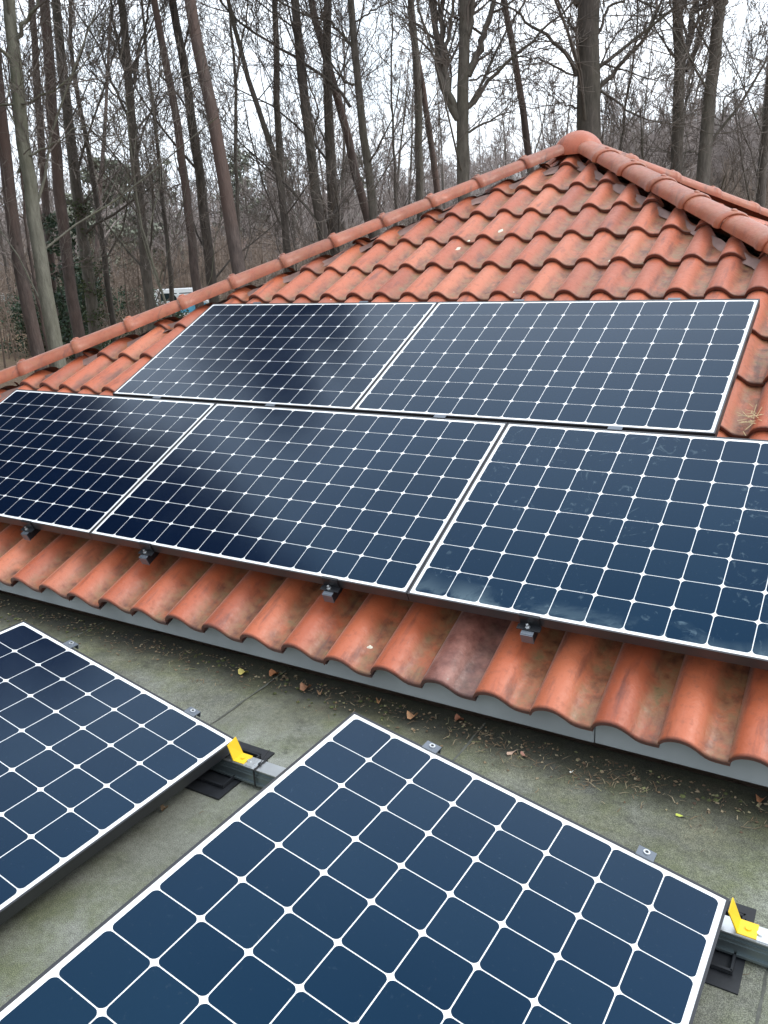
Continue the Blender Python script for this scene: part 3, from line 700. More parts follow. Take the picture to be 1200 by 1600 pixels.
def pix_path(pts, D, lean=0): return [at(u, v, D) for u, v in pts]
def main_tree(name, lab, cat, pts, D, diam, bark, seed, top=17, limbs=(), rand=13, kids=(7, 5, 5), pine=False, ivy=0, lmin=2.2, Lr=(2.4, 5.0), group=None, up=.10):
    rng = np.random.default_rng(seed)
    P = pix_path(pts, D); P = sorted(P, key=lambda q: q[2])
    lo = P[0]; gz = float(ground_z(lo[0], lo[1])); dirn = norm(P[1] - P[0])
    foot = lo + dirn * ((gz - .3 - lo[2]) / max(dirn[2], .5)) * 1.0; P = [foot] + P
    hi = P[-1]; dt = norm(P[-1] - P[-2]); dt = norm(dt + [0, 0, 1.2]); Htop = gz + top
    crown_top = None
    if Htop > hi[2] + .5:
        mid = hi + dt * (Htop - hi[2]) * .5; P += [mid, mid + norm(dt + [0, 0, 1]) * (Htop - mid[2])]
    P = resample(P, 26) + rng.normal(0, .012, (26, 3)); H = P[-1][2] - P[0][2]
    f = (P[:, 2] - P[0][2]) / H; r0 = diam / 2 * (.95 if diam > .6 else .86)
    rad = r0 * (1.08 - .80 * np.clip(f, 0, 1) ** 1.25); rad[0] *= 1.25; rad[1] *= 1.06
    base = np.array([foot[0], foot[1], gz]); root = empty(name, base, label=lab, cat=cat, group=group)
    Tt = Tubes(); Tb = Tt if pine else Tubes(); Tw = Tt if pine else Tubes()
    Tt.add(P - base, rad, 12)
    q = dict(kids=kids, w=.15, up=up, min=.0055, lv=3)
    for lpts, ra, rb in limbs:                         # the limbs the photograph shows
        ra *= .72; rb *= .72
        LP = np.array(pix_path(lpts, D)); dep = np.array([0, 0, 0.0]); LP = resample(LP, 12)
        off = rng.uniform(-.25, .25) * np.linspace(0, 1, 12) ** 1.3
        LP = LP + FWD[None] * (off * np.linalg.norm(LP[-1] - LP[0]))[:, None] + rng.normal(0, .02, LP.shape)
        (Tt if ra > .09 else Tb).add(LP - base, np.linspace(ra, rb, 12), 8)
        LL = np.linalg.norm(LP[-1] - LP[0]); n = int(max(4, LL * 3.2))
        for i in range(n):
            x = .15 + .85 * (i + rng.random()) / n; k = min(int(x * 11), 10); pt = LP[k]
            dd = side_dir(norm(LP[k + 1] - LP[k]), R(rng.uniform(25, 65)), rng)
            grow(Tb, Tw, pt - base, dd, rng.uniform(.9, 2.2), max(.012, rb * .6), 1, rng, q)
        dd = norm(LP[-1] - LP[-2]); grow(Tb, Tw, LP[-1] - base, dd, 3.0, rb, 0, rng, q)
    for i in range(rand):
        z = gz + lmin + (top - lmin - .5) * ((i + rng.random()) / rand) ** (1.0 if not pine else .6)
        k = int(np.clip(np.searchsorted(P[:, 2], z), 1, 25)); pt = P[k]
        if pine:
            if z < gz + top * .66: 
                if rng.random() < .6: grow(Tb, Tw, pt - base, side_dir(norm(P[k] - P[k - 1]), R(rng.uniform(65, 95)), rng), rng.uniform(.4, 1.5), .02, 1, rng, dict(kids=(3, 2, 2), w=.2, up=0, min=.006, lv=2))
                continue
            dd = side_dir(np.array([0, 0, 1.0]), R(rng.uniform(45, 85)), rng); L = rng.uniform(1.6, 3.4) * (1.2 - .5 * (z - gz) / top)
        else:
            dd = side_dir(norm(P[k] - P[k - 1]), R(rng.uniform(30, 60)), rng); L = rng.uniform(*Lr) * (1.1 - .5 * (z - gz) / top)
        grow(Tb, Tw, pt - base, dd, L, max(.014, rad[k] * rng.uniform(.14, .30)), 0, rng, q if not pine else dict(kids=(5, 3, 0), w=.2, up=.1, min=.007, lv=2))
    o = link('trunk', Tt.mesh('trunk'), root, bark)
    if Tb.n and not pine: link('branches', Tb.mesh('branches'), root, bark)
    if Tw.n and not pine: link('twigs', Tw.mesh('twigs', False), root, M_TWIG)
    if pine:
        cs = []
        for i in range(46):
            z = gz + top * rng.uniform(.74, 1.04); rr = 2.6 * math.sqrt(rng.random()) * (1.25 - .75 * abs((z - gz) / top - .8) / .3); a = rng.uniform(0, 6.28)
            k = int(np.clip(np.searchsorted(P[:, 2], z), 1, 25)); cs.append(P[k] - base + np.array([rr * math.cos(a), rr * math.sin(a), z - P[k][2]]))
        V, F = blades(rng, cs, 120, .75, .11, .55); link('crown', quad_mesh('crown', V, F), root, M_NEED)
    if ivy:
        cs = [P[int(k)] - base + rng.normal(0, r0 * .5, 3) for k in rng.uniform(1, ivy, 60)]
        V, F = blades(rng, cs, 40, r0 * 1.5, .05); link('ivy', quad_mesh('ivy', V, F), root, M_IVY)
    return root

TR_SPECS = [
 dict(lab='pine trunk at the far left edge, reddish brown and bare of branches', cat='pine tree', pts=[(55, 540), (30, 420), (15, 300), (2, 200), (-14, 0)], D=20, diam=.35, bark=M_PINE, pine=True, top=21),
 dict(lab='pale mossy beech leaning left beside the pine at the left edge, with dark knot holes', cat='beech tree', pts=[(86, 530), (75, 470), (58, 380), (45, 285), (35, 200), (24, 100), (14, 0)], D=18, diam=.36, bark=M_PALE, top=17, ivy=0,
      limbs=[([(28, 270), (38, 240), (60, 238), (95, 222), (130, 200)], .045, .012), ([(-40, 165), (0, 168), (40, 163), (85, 145), (125, 118), (145, 98)], .04, .015), ([(24, 70), (45, 30), (70, 0)], .07, .04)]),
 dict(lab='straight reddish pine behind the pale mossy beech', cat='pine tree', pts=[(118, 500), (103, 400), (92, 300), (83, 200), (76, 100), (70, 0)], D=23, diam=.36, bark=M_PINE, pine=True, top=22),
 dict(lab='thin dark pine between the pale beech and the straight reddish pine', cat='pine tree', pts=[(84, 480), (76, 380), (70, 300), (62, 200), (56, 100), (50, 0)], D=28, diam=.30, bark=M_PINE, pine=True, top=20),
 dict(lab='ivy clad grey green trunk right of the straight reddish pine', cat='beech tree', pts=[(148, 520), (138, 430), (125, 340), (108, 200), (95, 100), (88, 0)], D=25, diam=.40, bark=M_BEECH, top=18, ivy=9),
 dict(lab='slim dark tree with a kinked trunk left of the twin stemmed beech', cat='tree', pts=[(176, 500), (166, 420), (152, 320), (132, 200), (118, 130), (108, 60), (112, 0)], D=27, diam=.22, bark=M_DARKB, top=15),
 dict(lab='beech with a broom of rising branches, standing before the bright gap in the trees', cat='beech tree', pts=[(236, 490), (226, 400), (216, 300), (208, 220), (203, 150), (198, 80), (190, 0)], D=24, diam=.34, bark=M_BEECH, top=17, rand=20,
      limbs=[([(203, 190), (185, 150), (165, 100), (150, 60), (120, 20)], .05, .025), ([(205, 150), (190, 90), (175, 30), (172, 0)], .07, .04), ([(207, 130), (216, 80), (225, 30), (228, 0)], .06, .035), ([(205, 170), (160, 130), (130, 100), (100, 60)], .035, .02)]),
 dict(lab='thin wavy trunk right of the bright gap', cat='tree', pts=[(268, 460), (262, 380), (252, 300), (246, 220), (238, 160), (228, 80), (222, 0)], D=30, diam=.20, bark=M_DARKB, top=14),
 dict(lab='slim reddish pine leaning left, before the blue van', cat='pine tree', pts=[(308, 450), (300, 390), (292, 310), (285, 250), (272, 160), (258, 90), (240, 0)], D=23, diam=.29, bark=M_PINE, pine=True, top=17),
 dict(lab='thick reddish pine leaning left, the boldest trunk on the left side', cat='pine tree', pts=[(372, 420), (362, 350), (350, 280), (338, 210), (322, 130), (310, 70), (295, 0)], D=20, diam=.40, bark=M_PINE, pine=True, top=17),
 dict(lab='dark trunk pressed close behind the thick reddish pine on its left', cat='tree', pts=[(330, 430), (322, 360), (312, 280), (304, 210), (292, 130), (280, 60), (268, 0)], D=25, diam=.36, bark=M_DARKB, top=18, rand=10),
 dict(lab='thin forked grey stem right of the thick reddish pine', cat='tree', pts=[(373, 400), (370, 300), (367, 200), (370, 110), (360, 60), (358, 0)], D=30, diam=.19, bark=M_BEECH, top=14, limbs=[([(368, 140), (376, 80), (388, 20), (390, 0)], .05, .03)]),
 dict(lab='leaning dark tree crossing the others, its long trunk slanting up to the left', cat='tree', pts=[(448, 370), (440, 300), (425, 218), (400, 170), (385, 110), (370, 60), (355, 0)], D=22, diam=.22, bark=M_DARKB, top=13, rand=12,
      limbs=[([(550, 165), (520, 130), (480, 100), (430, 70), (385, 45), (340, 0)], .055, .03)]),
 dict(lab='straight grey beech left of the two dark trunks in the middle', cat='beech tree', pts=[(446, 370), (440, 300), (434, 220), (431, 130), (433, 60), (430, 0)], D=25, diam=.27, bark=M_BEECH, top=17),
 dict(lab='dark trunk in the middle, left of the pair, with a mossy base', cat='beech tree', pts=[(502, 360), (492, 290), (482, 210), (472, 120), (464, 50), (460, 0)], D=22, diam=.32, bark=M_DARKB, top=18, ivy=4,
      limbs=[([(485, 230), (500, 180), (470, 90), (440, 30)], .03, .02)]),
 dict(lab='upright dark trunk in the middle, right of the pair', cat='beech tree', pts=[(521, 350), (518, 280), (514, 200), (510, 120), (508, 60), (514, 0)], D=23, diam=.33, bark=M_DARKB, top=18),
 dict(lab='brownish leaning trunk crossing behind the bent beech', cat='pine tree', pts=[(572, 330), (556, 270), (540, 200), (525, 140), (510, 90), (490, 30), (484, 0)], D=24, diam=.30, bark=M_PINE, top=18, pine=True),
 dict(lab='bent grey beech with elbowed side branches, mid picture', cat='beech tree', pts=[(584, 330), (576, 260), (562, 180), (556, 130), (556, 80), (553, 40), (548, 0)], D=22, diam=.28, bark=M_BEECH, top=16,
      limbs=[([(552, 80), (540, 60), (525, 45), (515, 30)], .05, .04), ([(556, 135), (535, 125), (522, 105)], .04, .03), ([(558, 35), (575, 20), (600, 5), (620, -10)], .03, .02), ([(560, 135), (566, 110), (568, 90)], .025, .015)]),
 dict(lab='tall grey trunk left of the twin leaning one above the roof', cat='beech tree', pts=[(656, 300), (654, 230), (653, 150), (650, 80), (641, 0)], D=27, diam=.33, bark=M_BEECH, top=18, rand=9),
 dict(lab='slanting reddish trunk leaning against the tall grey one', cat='pine tree', pts=[(682, 290), (676, 230), (664, 160), (656, 110), (648, 60), (640, 10)], D=27.6, diam=.27, bark=M_PINE, pine=True, top=17),
 dict(lab='big beech forking low into many steep limbs, left of the roof peak', cat='beech tree', pts=[(724, 300), (722, 240), (722, 190), (724, 150), (726, 80), (724, 0)], D=20, diam=.40, bark=M_BEECH, top=15, rand=6,
      limbs=[([(718, 185), (700, 160), (690, 120), (684, 80), (682, 40), (676, -20)], .14, .08), ([(712, 170), (698, 140), (693, 90), (690, 40), (694, -10)], .12, .07), ([(730, 120), (745, 90), (755, 60), (765, 30), (775, -10)], .12, .07),
             ([(726, 70), (736, 40), (738, 0), (740, -30)], .12, .08), ([(730, 170), (750, 150), (765, 120), (800, 95), (835, 60), (870, 30)], .065, .03), ([(694, 75), (704, 45), (706, 20), (708, -10)], .06, .04), ([(690, 100), (670, 60), (660, 30), (650, -10)], .05, .03), ([(735, 210), (750, 195), (775, 185), (800, 170)], .04, .015), ([(733, 125), (760, 118), (800, 90)], .03, .02)]),
 dict(lab='slim red brown pine leaning left between the forked beech and the roof peak', cat='pine tree', pts=[(828, 260), (820, 190), (812, 130), (804, 80), (796, 40), (785, 0)], D=22, diam=.24, bark=M_PINE, pine=True, top=17),
 dict(lab='massive oak rising straight behind the roof peak', cat='oak tree', pts=[(920, 240), (920, 190), (920, 140), (918, 90), (920, 40), (921, 0)], D=20, diam=.66, bark=M_DARKB, top=18, rand=10, up=.05,
      limbs=[([(902, 115), (885, 90), (870, 70), (845, 55), (820, 40), (798, 22)], .075, .03), ([(932, 140), (950, 125), (970, 100), (992, 75), (1008, 55), (1025, 20), (1032, -10)], .07, .035), ([(905, 10), (890, -10), (880, -30)], .09, .07), ([(930, 60), (945, 25), (960, 5), (985, -5)], .05, .03),
             ([(932, 138), (955, 150), (985, 175), (1010, 185), (1050, 188)], .045, .015), ([(938, 100), (965, 105), (990, 112), (1015, 130), (1030, 118), (1055, 116)], .03, .012), ([(938, 98), (955, 65), (975, 40), (1000, 15)], .03, .02), ([(905, 118), (880, 112), (860, 100), (830, 88), (800, 85)], .035, .012), ([(912, 60), (895, 40), (885, 20)], .05, .03), ([(905, 170), (880, 160), (850, 165)], .03, .01)]),
 dict(lab='beech forking into three stems right of the oak', cat='beech tree', pts=[(1056, 260), (1060, 200), (1064, 140), (1064, 100), (1058, 50), (1056, 0)], D=21, diam=.37, bark=M_DARKB, top=17, rand=9,
      limbs=[([(1066, 95), (1078, 65), (1084, 30), (1090, -10)], .12, .08), ([(1070, 110), (1088, 80), (1098, 45), (1106, 0)], .09, .05), ([(1056, 90), (1040, 70), (1033, 40), (1030, 15)], .03, .02), ([(1072, 160), (1082, 130), (1086, 90)], .035, .02)]),
 dict(lab='thick tapering beech right of the three stemmed one', cat='beech tree', pts=[(1100, 265), (1104, 220), (1110, 150), (1116, 90), (1122, 40), (1126, 0)], D=21, diam=.42, bark=M_BEECH, top=17, rand=9,
      limbs=[([(1102, 240), (1115, 220), (1128, 195), (1150, 170), (1170, 140), (1185, 110), (1200, 70)], .055, .03), ([(1128, 190), (1128, 160), (1135, 145), (1165, 135), (1190, 125)], .03, .015), ([(1124, 30), (1134, 0), (1142, -30)], .10, .07), ([(1100, 245), (1080, 236), (1055, 240)], .03, .012)]),
 dict(lab='dark trunk cut off by the right edge of the picture', cat='tree', pts=[(1186, 330), (1192, 270), (1198, 200), (1204, 130), (1212, 60)], D=22, diam=.30, bark=M_DARKB, top=16),
 dict(lab='slender wavy tree left of the tall grey trunk above the roof', cat='tree', pts=[(618, 320), (616, 240), (612, 160), (610, 100), (614, 40), (612, 0)], D=30, diam=.14, bark=M_DARKB, top=12, rand=10),
 dict(lab='slender bare stem between the oak and the three stemmed beech', cat='tree', pts=[(968, 240), (976, 170), (985, 120), (992, 80), (998, 40), (996, 0)], D=24, diam=.12, bark=M_DARKB, top=11, rand=10),
 dict(lab='orange barked thin leaning stem at left between the pale beech and ivy clad trunk', cat='tree', pts=[(58, 460), (50, 420), (42, 370), (36, 300), (30, 230)], D=21, diam=.11, bark=M_PINE, top=9, rand=8),
 dict(lab='pale slanting young tree before the slim reddish pine', cat='tree', pts=[(262, 480), (244, 430), (228, 380), (215, 320), (208, 260)], D=21.5, diam=.09, bark=M_PALE, top=8, rand=8),
]
for i, s in enumerate(TR_SPECS):
    nm = {'pine tree': 'pine_tree', 'beech tree': 'beech_tree', 'oak tree': 'oak_tree', 'tree': 'bare_tree'}[s['cat']]
    main_tree(nm, seed=100 + i, **s)

# tall evergreen left of the house, outside the picture but mirrored in the panels
def conifer(name, lab, base, H, rad, mat, seed, n=60, per=90, size=.2, low=.12, group=None, kind='pine'):
    rng = np.random.default_rng(seed); root = empty(name, base, label=lab, cat='conifer', group=group)
    T = Tubes(); T.add([(0, 0, -.3), (.1, 0, H * .5), (0, .1, H * .98)], [H * .014 + .05, H * .010 + .03, .03], 8)
    cs = []
    for i in range(n):
        f = low + (1 - low) * rng.random() ** .8; rr = rad * (1.1 - f) ** .6 * math.sqrt(rng.random()) * rng.uniform(.7, 1.1); a = rng.uniform(0, 6.28)
        cs.append((rr * math.cos(a), rr * math.sin(a), H * f)); T.add([(0, 0, H * f - .5), (rr * math.cos(a) * .6, rr * math.sin(a) * .6, H * f - .1), cs[-1]], [.05, .035, .02], 4)
    link('trunk', T.mesh('trunk'), root, M_DARKB)
    V, F = blades(rng, cs, per, rad * .33, size, .6); link('crown', quad_mesh('crown', V, F), root, mat); return root
def gnd(x, y): return (float(x), float(y), float(ground_z(x, y)))
def gat(u, D, back=0):
    p = at(u, 430, D); return gnd(p[0], p[1])
conifer('conifer', 'tall dark conifer just left of the house', gnd(-15.8, 1.8), 26, 5.4, M_NEED, 5, n=230, per=190, size=.30, low=.1)
conifer('conifer', 'second dark conifer left of the house, nearer the front', gnd(-14.5, -3.5), 21, 4.6, M_NEED, 6, n=150, per=160, size=.30, low=.1)
# distant evergreens between the trunks
far_con = []
for i, (u, D, H, r, lab) in enumerate([(172, 75, 11.0, 2.6, 'grey green conifer in the distance behind the beech with the broom of branches'), (206, 82, 11.5, 3.0, 'rounded conifer far off, under the bright gap'), (258, 92, 12.5, 3.4, 'hazy conifer far off between two pines on the left'),
        (388, 95, 13.0, 3.4, 'distant conifer right of the thick reddish pine'), (446, 100, 12.5, 3.4, 'distant conifer behind the leaning dark tree'), (130, 50, 7.0, 2.0, 'evergreen low between the trunks at left'),
        (555, 105, 12.5, 3.2, 'far conifer behind the bent beech'), (1172, 130, 9.5, 4, 'rounded evergreen on the hill at far right'), (1105, 140, 8.5, 4, 'low evergreen on the hill crest at right')]):
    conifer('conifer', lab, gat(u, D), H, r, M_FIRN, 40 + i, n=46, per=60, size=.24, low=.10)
# holly and hedge shrubs below
def shrub(name, lab, base, H, rad, mat, seed, n=40, per=90, size=.07, group=None):
    rng = np.random.default_rng(seed); root = empty(name, base, label=lab, cat='shrub', group=group); T = Tubes()
    cs = []
    for i in range(n):
        a = rng.uniform(0, 6.28); f = rng.random() ** .7; rr = rad * math.sqrt(rng.random()) * (1.05 - .5 * f); c = (rr * math.cos(a), rr * math.sin(a), H * f); cs.append(c)
        if i % 3 == 0: T.add([(c[0] * .1, c[1] * .1, -.1), (c[0] * .5, c[1] * .5, c[2] * .6), c], [.03, .02, .01], 4)
    link('stems', T.mesh('stems'), root, M_DARKB)
    V, F = blades(rng, cs, per, rad * .34, size, .8); link('foliage', quad_mesh('foliage', V, F), root, mat); return root
for i, (u, D, H, r, lab) in enumerate([(38, 38, 2.0, 1.6, 'dark holly bush at the left edge behind the pine'), (62, 38, 3.0, 2.0, 'dark holly bush behind the pale mossy beech'), (100, 34, 2.8, 1.6, 'holly bush at the foot of the straight reddish pine'),
        (132, 35, 3.6, 1.6, 'taller holly beside the ivy clad trunk'), (200, 44, 2.0, 2.4, 'low evergreen shrub under the broom branched beech'), (108, 27, 5.2, 1.2, 'narrow holly tree between the straight pine and ivy clad trunk'), (246, 45, 1.1, 1.6, 'low evergreen shrub near the van')]):
    shrub('holly_bush', lab, gat(u, D), H, r, M_HOLLY, 60 + i)

# ------------------------------------------------------------------ background wood: individual bare trees, copied from eight models
def bg_tree(seed, H, diam, kids, rand, bark, spread=.5):
    rng = np.random.default_rng(seed); root = empty('bare_tree', (0, 0, 0)); T = Tubes(); W = Tubes()
    P = [np.zeros(3) - [0, 0, .3]]; d = np.array([rng.normal(0, .05), rng.normal(0, .05), 1.0])
    for i in range(9): d = norm(d + np.r_[rng.normal(0, .05, 2), .08]); P.append(P[-1] + d * H / 9)
    P = np.array(P); rr = diam / 2 * np.linspace(1, .18, 10); T.add(P, rr, 7)
    q = dict(kids=kids, w=.14, up=.13, min=.010, lv=3)
    for i in range(rand):
        f = .16 + .82 * (i + rng.random()) / rand; x = f * 9; k = min(int(x), 8); pt = P[k] + (P[k + 1] - P[k]) * (x - k)
        grow(W, W, pt, side_dir(norm(P[k + 1] - P[k]), R(rng.uniform(25, 60)), rng), H * spread * rng.uniform(.25, .5) * (1.15 - .7 * f), max(.02, rr[k] * .4), 0, rng, q)
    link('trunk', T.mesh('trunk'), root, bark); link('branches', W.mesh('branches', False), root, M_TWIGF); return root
models = [bg_tree(200 + i, H, dm, (5, 4, 3), rd, bk, sp) for i, (H, dm, rd, bk, sp) in enumerate([(15, .26, 22, M_BEECH, .5), (17, .30, 24, M_DARKB, .5), (13, .18, 20, M_BEECH, .45), (16, .24, 22, M_DARKB, .55), (11, .13, 18, M_BEECH, .45), (18, .30, 18, M_PINE, .35), (14, .20, 26, M_DARKB, .5), (9, .10, 18, M_BEECH, .5)])]
used = [False] * len(models); rng = random.Random(77)
BL = ['slender bare tree in the thick of the wood', 'bare dark stemmed tree farther back in the wood', 'thin grey sapling like tree in the wood behind the roof', 'bare many twigged tree in the wood behind the roof', 'small thin bare tree in the wood', 'tall reddish stemmed tree farther back in the wood', 'bushy bare tree farther back in the wood', 'low spindly bare tree in the undergrowth']
pos = []
def put(u, D, k, sc_=1):
    x, y, z = gat(u, D)
    if math.hypot(x - 1, y - 3) < 12: return
    if used[k]: o = copy_tree(models[k])
    else: o = models[k]; used[k] = True
    o.location = (x, y, z); o.rotation_euler = (0, 0, rng.uniform(0, 6.28)); s = sc_ * rng.uniform(.85, 1.2); o.scale = (s, s, s)
    tag(o, BL[k], 'bare tree', 'bare trees of the background wood, kind %s' % BL[k].split(' in ')[0].split(' farther')[0])
for i in range(160):
    D = 38 + 75 * rng.random() ** .7; u = rng.uniform(-120, 1320)
    if 250 < u < 320 and D < 60: continue
    put(u, D, rng.choice([0, 1, 2, 3, 4, 5, 6, 7]), .85)
# trees left of and behind the viewer, seen only as reflections
for (x, y, k) in [(-19, 9, 6), (-22, -2, 1), (-13, -9, 0)]:
    o = copy_tree(models[k]) if used[k] else models[k]; used[k] = True
    o.location = gnd(x, y); o.rotation_euler = (0, 0, x); tag(o, BL[k], 'bare tree', 'bare trees of the background wood, kind %s' % BL[k].split(' in ')[0].split(' farther')[0])
    if math.hypot(x - 1, y - 3) < 23 and -9 < x: o.location = gnd(x * 1.3, y * 1.25)
# the far wood that closes the view: one mass of stems and twigs
def mass(name, lab, cat, count, Dr, Hr, seed, mat, urange=(-200, 1400), stem=.05, tw=26, tr=.02):
    rng = np.random.default_rng(seed); T = Tubes(); n = count
    u = rng.uniform(*urange, n); D = rng.uniform(*Dr, n); D = np.where((u > 245) & (u < 325) & (D < 60), D + 45, D); B = np.array([at(a, 430, b) for a, b in zip(u, D)]); B[:, 2] = ground_z(B[:, 0], B[:, 1]); H = rng.uniform(*Hr, n)
    top = B + np.stack([rng.normal(0, .04, n) * H, rng.normal(0, .04, n) * H, H], 1); mid = (B + top) / 2 + rng.normal(0, .02, (n, 3)) * H[:, None]
    T.many(np.stack([B - [0, 0, .2], mid, top], 1), np.stack([stem * H / 10 + .03, stem * H / 14 + .02, H * 0 + tr * .8], 1), 4)
    def nm(v): return v / np.linalg.norm(v, axis=-1, keepdims=True)
    f = .12 + .86 * rng.random((n, tw, 1)); pt = B[:, None] + (top - B)[:, None] * f; dd = rng.normal(0, .8, (n, tw, 3)); dd[..., 2] = rng.uniform(.2, 1.4, (n, tw)); dd = nm(dd)
    L = H[:, None, None] * rng.uniform(.10, .26, (n, tw, 1)) * (1.2 - .6 * f); m2 = pt + dd * L * .5; e2 = m2 + nm(dd + rng.normal(0, .3, dd.shape) + [0, 0, .2]) * L * .5
    sh = lambda *a: np.stack([q.reshape(-1, 3) for q in a], 1); k = n * tw
    T.many(sh(pt, m2, e2), np.tile([tr, tr * .8, tr * .5], (k, 1)), 3)
    for _ in range(3): T.many(sh(m2, m2 + nm(dd + rng.normal(0, .6, dd.shape)) * L * .45), np.tile([tr * .7, tr * .45], (k, 1)), 3)
    o = link(name, T.mesh(name, False), None, mat); tag(o, lab, cat, kind='stuff')
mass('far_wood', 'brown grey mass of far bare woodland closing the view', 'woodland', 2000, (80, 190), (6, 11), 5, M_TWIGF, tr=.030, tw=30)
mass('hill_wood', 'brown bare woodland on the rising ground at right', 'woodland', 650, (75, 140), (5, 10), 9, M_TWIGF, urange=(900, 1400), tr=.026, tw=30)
mass('undergrowth', 'tangle of bare brown brushwood and saplings on the forest floor', 'undergrowth', 2600, (30, 105), (1.5, 5.0), 6, simple('brush', (.20, .155, .125), .9, 0, .3, .3), tr=.012, tw=20, stem=.03)

# ------------------------------------------------------------------ van, car, fence and neighbouring house
def vehicle(name, lab, cat, u, D, L, H, Wd, ang, body, lower, van=True):
    x, y, z = gat(u, D); root = empty(name, (x, y, z), label=lab, cat=cat); root.rotation_euler = (0, 0, ang)
    h0 = .28; prof = [(-L / 2, h0), (-L / 2, H * .9), (-L / 2 + .12, H), (L * .22, H), (L * .36, H * .58), (L / 2 - .05, H * .48), (L / 2, H * .3), (L / 2, h0)] if van else [(-L / 2, h0), (-L / 2, H * .55), (-L * .40, H * .62), (-L * .28, H * .97), (L * .08, H), (L * .24, H * .64), (L / 2 - .1, H * .52), (L / 2, h0)]
    m = MB(); n = len(prof)
    for s in (-1, 1): m.add([(a, s * Wd / 2 * (1 if b < H * .6 else .9), b) for a, b in prof], [tuple(range(n))])
    b0 = 0; m.add([], []); m.f += [(i, (i + 1) % n, n + (i + 1) % n, n + i) for i in range(n)]; m.sm += [False] * n
    m.build('body', body, root)
    if lower:
        m = MB()
        for s in (-1, 1): m.box((-L / 2 + .1, s * (Wd / 2 + .004) - .004, .45), (L / 2 - .5, s * (Wd / 2 + .004) + .004, H * .52))
        m.build('side_panel', lower, root)
    gl = simple('vehicle_glass', (.02, .03, .035), .08); 
    for x0, x1 in (((-L * .40, -L * .12), (-L * .08, L * .20)) if van else ((-L * .26, -L * .06), (-L * .03, L * .12))):
        m = MB()
        for s in (-1, 1): m.box((x0, s * Wd * .462 - .01, H * .64), (x1, s * Wd * .462 + .012, H * .88))
        m.build('window', gl, root)
    for a in (-L * .32, L * .33):
        for s in (-1, 1):
            m = MB(); m.cyl((a, s * (Wd / 2 - .16), .31), (a, s * (Wd / 2 + .01), .31), .31, 20); w = m.build('wheel', M_BLK, root)
            m = MB(); m.cyl((a, s * (Wd / 2 + .01), .31), (a, s * (Wd / 2 + .02), .31), .19, 16); m.build('rim', M_CLAMP, w)
    for s in (-1, 1): m = MB(); m.box((L / 2 - .03, s * Wd * .36 - .12, H * .33), (L / 2 + .01, s * Wd * .36 + .12, H * .41)); m.build('headlight', M_ALU, root)
    return root
white = simple('white_paint', (.75, .78, .80), .3, 0, .04); blue = simple('blue_paint', (.12, .42, .62), .35, 0, .15, 2)
vehicle('parked_van', 'small white van with a blue side parked beyond the trunks', 'van', 286, 50, 3.4, 1.75, 1.7, R(40), white, blue)
vehicle('parked_car', 'white car at the left edge of the picture, mostly cut off', 'car', -26, 60, 4.2, 1.5, 1.7, R(40), white, None, False)
def fence(u0, D0, u1, D1, h, lab):
    a = np.array(gat(u0, D0)); b = np.array(gat(u1, D1)); root = empty('mesh_fence', a, label=lab, cat='fence'); L = np.linalg.norm(b - a); n = int(L / 2.4)
    m = MB(); gm = simple('fence_green', (.045, .10, .085), .6, 0, .2, 3)
    for i in range(n):
        p = a + (b - a) * i / n; q = a + (b - a) * (i + 1) / n; p[2] = ground_z(p[0], p[1]); q[2] = ground_z(q[0], q[1]); p = p - a; q = q - a
        for k in range(11): z = .1 + k * (h - .12) / 10; m.add([p + [0, 0, z], q + [0, 0, z], q + [0, 0, z + .07], p + [0, 0, z + .07], p + [0, .02, z], q + [0, .02, z], q + [0, .02, z + .07], p + [0, .02, z + .07]], [(0, 1, 2, 3), (7, 6, 5, 4), (0, 4, 5, 1), (3, 2, 6, 7)])
    m.build('mesh_panel', gm, root)
    for i in range(n + 1):
        p = a + (b - a) * i / n; p[2] = ground_z(p[0], p[1]); p = p - a; m = MB(); m.cyl(p, p + [0, 0, h + .1], .035, 8); m.build('post', gm, root)
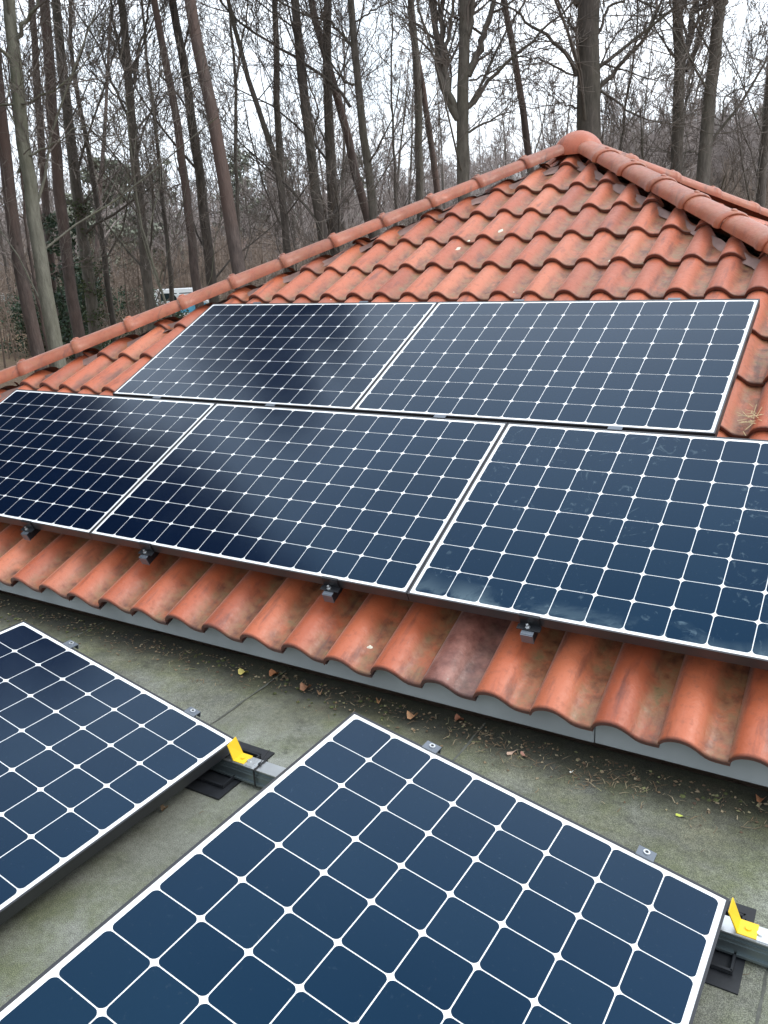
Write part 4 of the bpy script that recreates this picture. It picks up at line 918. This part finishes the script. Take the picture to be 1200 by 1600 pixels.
fence(-60, 56, 250, 60, 1.25, 'low dark green fence beyond the trees on the left')
def far_house():
    x, y, z = gat(404, 92); root = empty('neighbour_house', (x, y, z), label='neighbouring house with a dull brown tiled roof, half hidden by the trees', cat='house'); root.rotation_euler = (0, 0, R(12))
    w, d, h, rh = 6.0, 4, 2.2, 2.0
    m = MB(); m.box((-w, -d, -.5), (w, d, h)); m.add([(-w, -d, h), (-w, d, h), (-w, 0, h + rh - .1)], [(0, 1, 2)]); m.add([(w, -d, h), (w, d, h), (w, 0, h + rh - .1)], [(0, 1, 2)]); m.build('wall', simple('render_wall', (.25, .22, .19), .9), root)
    mt, nn, b = new_mat('brown_tiles'); br = nn.nodes.new('ShaderNodeTexBrick'); br.inputs['Scale'].default_value = 3; br.inputs['Color1'].default_value = (.17, .13, .115, 1); br.inputs['Color2'].default_value = (.20, .13, .11, 1); br.inputs['Mortar'].default_value = (.1, .07, .06, 1)
    nn.links.new(coord(nn), br.inputs['Vector']); nn.links.new(br.outputs[0], b.inputs['Base Color']); b.inputs['Roughness'].default_value = .9
    m = MB()
    for s in (-1, 1):
        m.add([(-w - .3, s * (d + .4), h - .2), (w + .3, s * (d + .4), h - .2), (w + .3, 0, h + rh), (-w - .3, 0, h + rh), (-w - .3, s * (d + .4), h - .08), (w + .3, s * (d + .4), h - .08), (w + .3, 0, h + rh + .12), (-w - .3, 0, h + rh + .12)], [(0, 1, 2, 3), (7, 6, 5, 4), (0, 4, 5, 1), (0, 3, 7, 4), (1, 5, 6, 2)])
    rf = m.build('roof', mt, root); m = MB(); m.box((1.5, -.3, h + rh - .3), (2.1, .3, h + rh + .8)); m.build('chimney', M_WALL, rf)
    for xx in (-4.5, -1.5, 1.5, 4.5):
        m = MB(); m.box((xx - .55, -d - .04, .9), (xx + .55, -d + .02, 2.1)); f = m.build('window', simple('window_frame', (.2, .17, .15)), root); m = MB(); m.box((xx - .47, -d - .05, .98), (xx + .47, -d - .042, 2.02)); m.build('pane', simple('pane_glass', (.02, .025, .03), .1), f)
far_house()
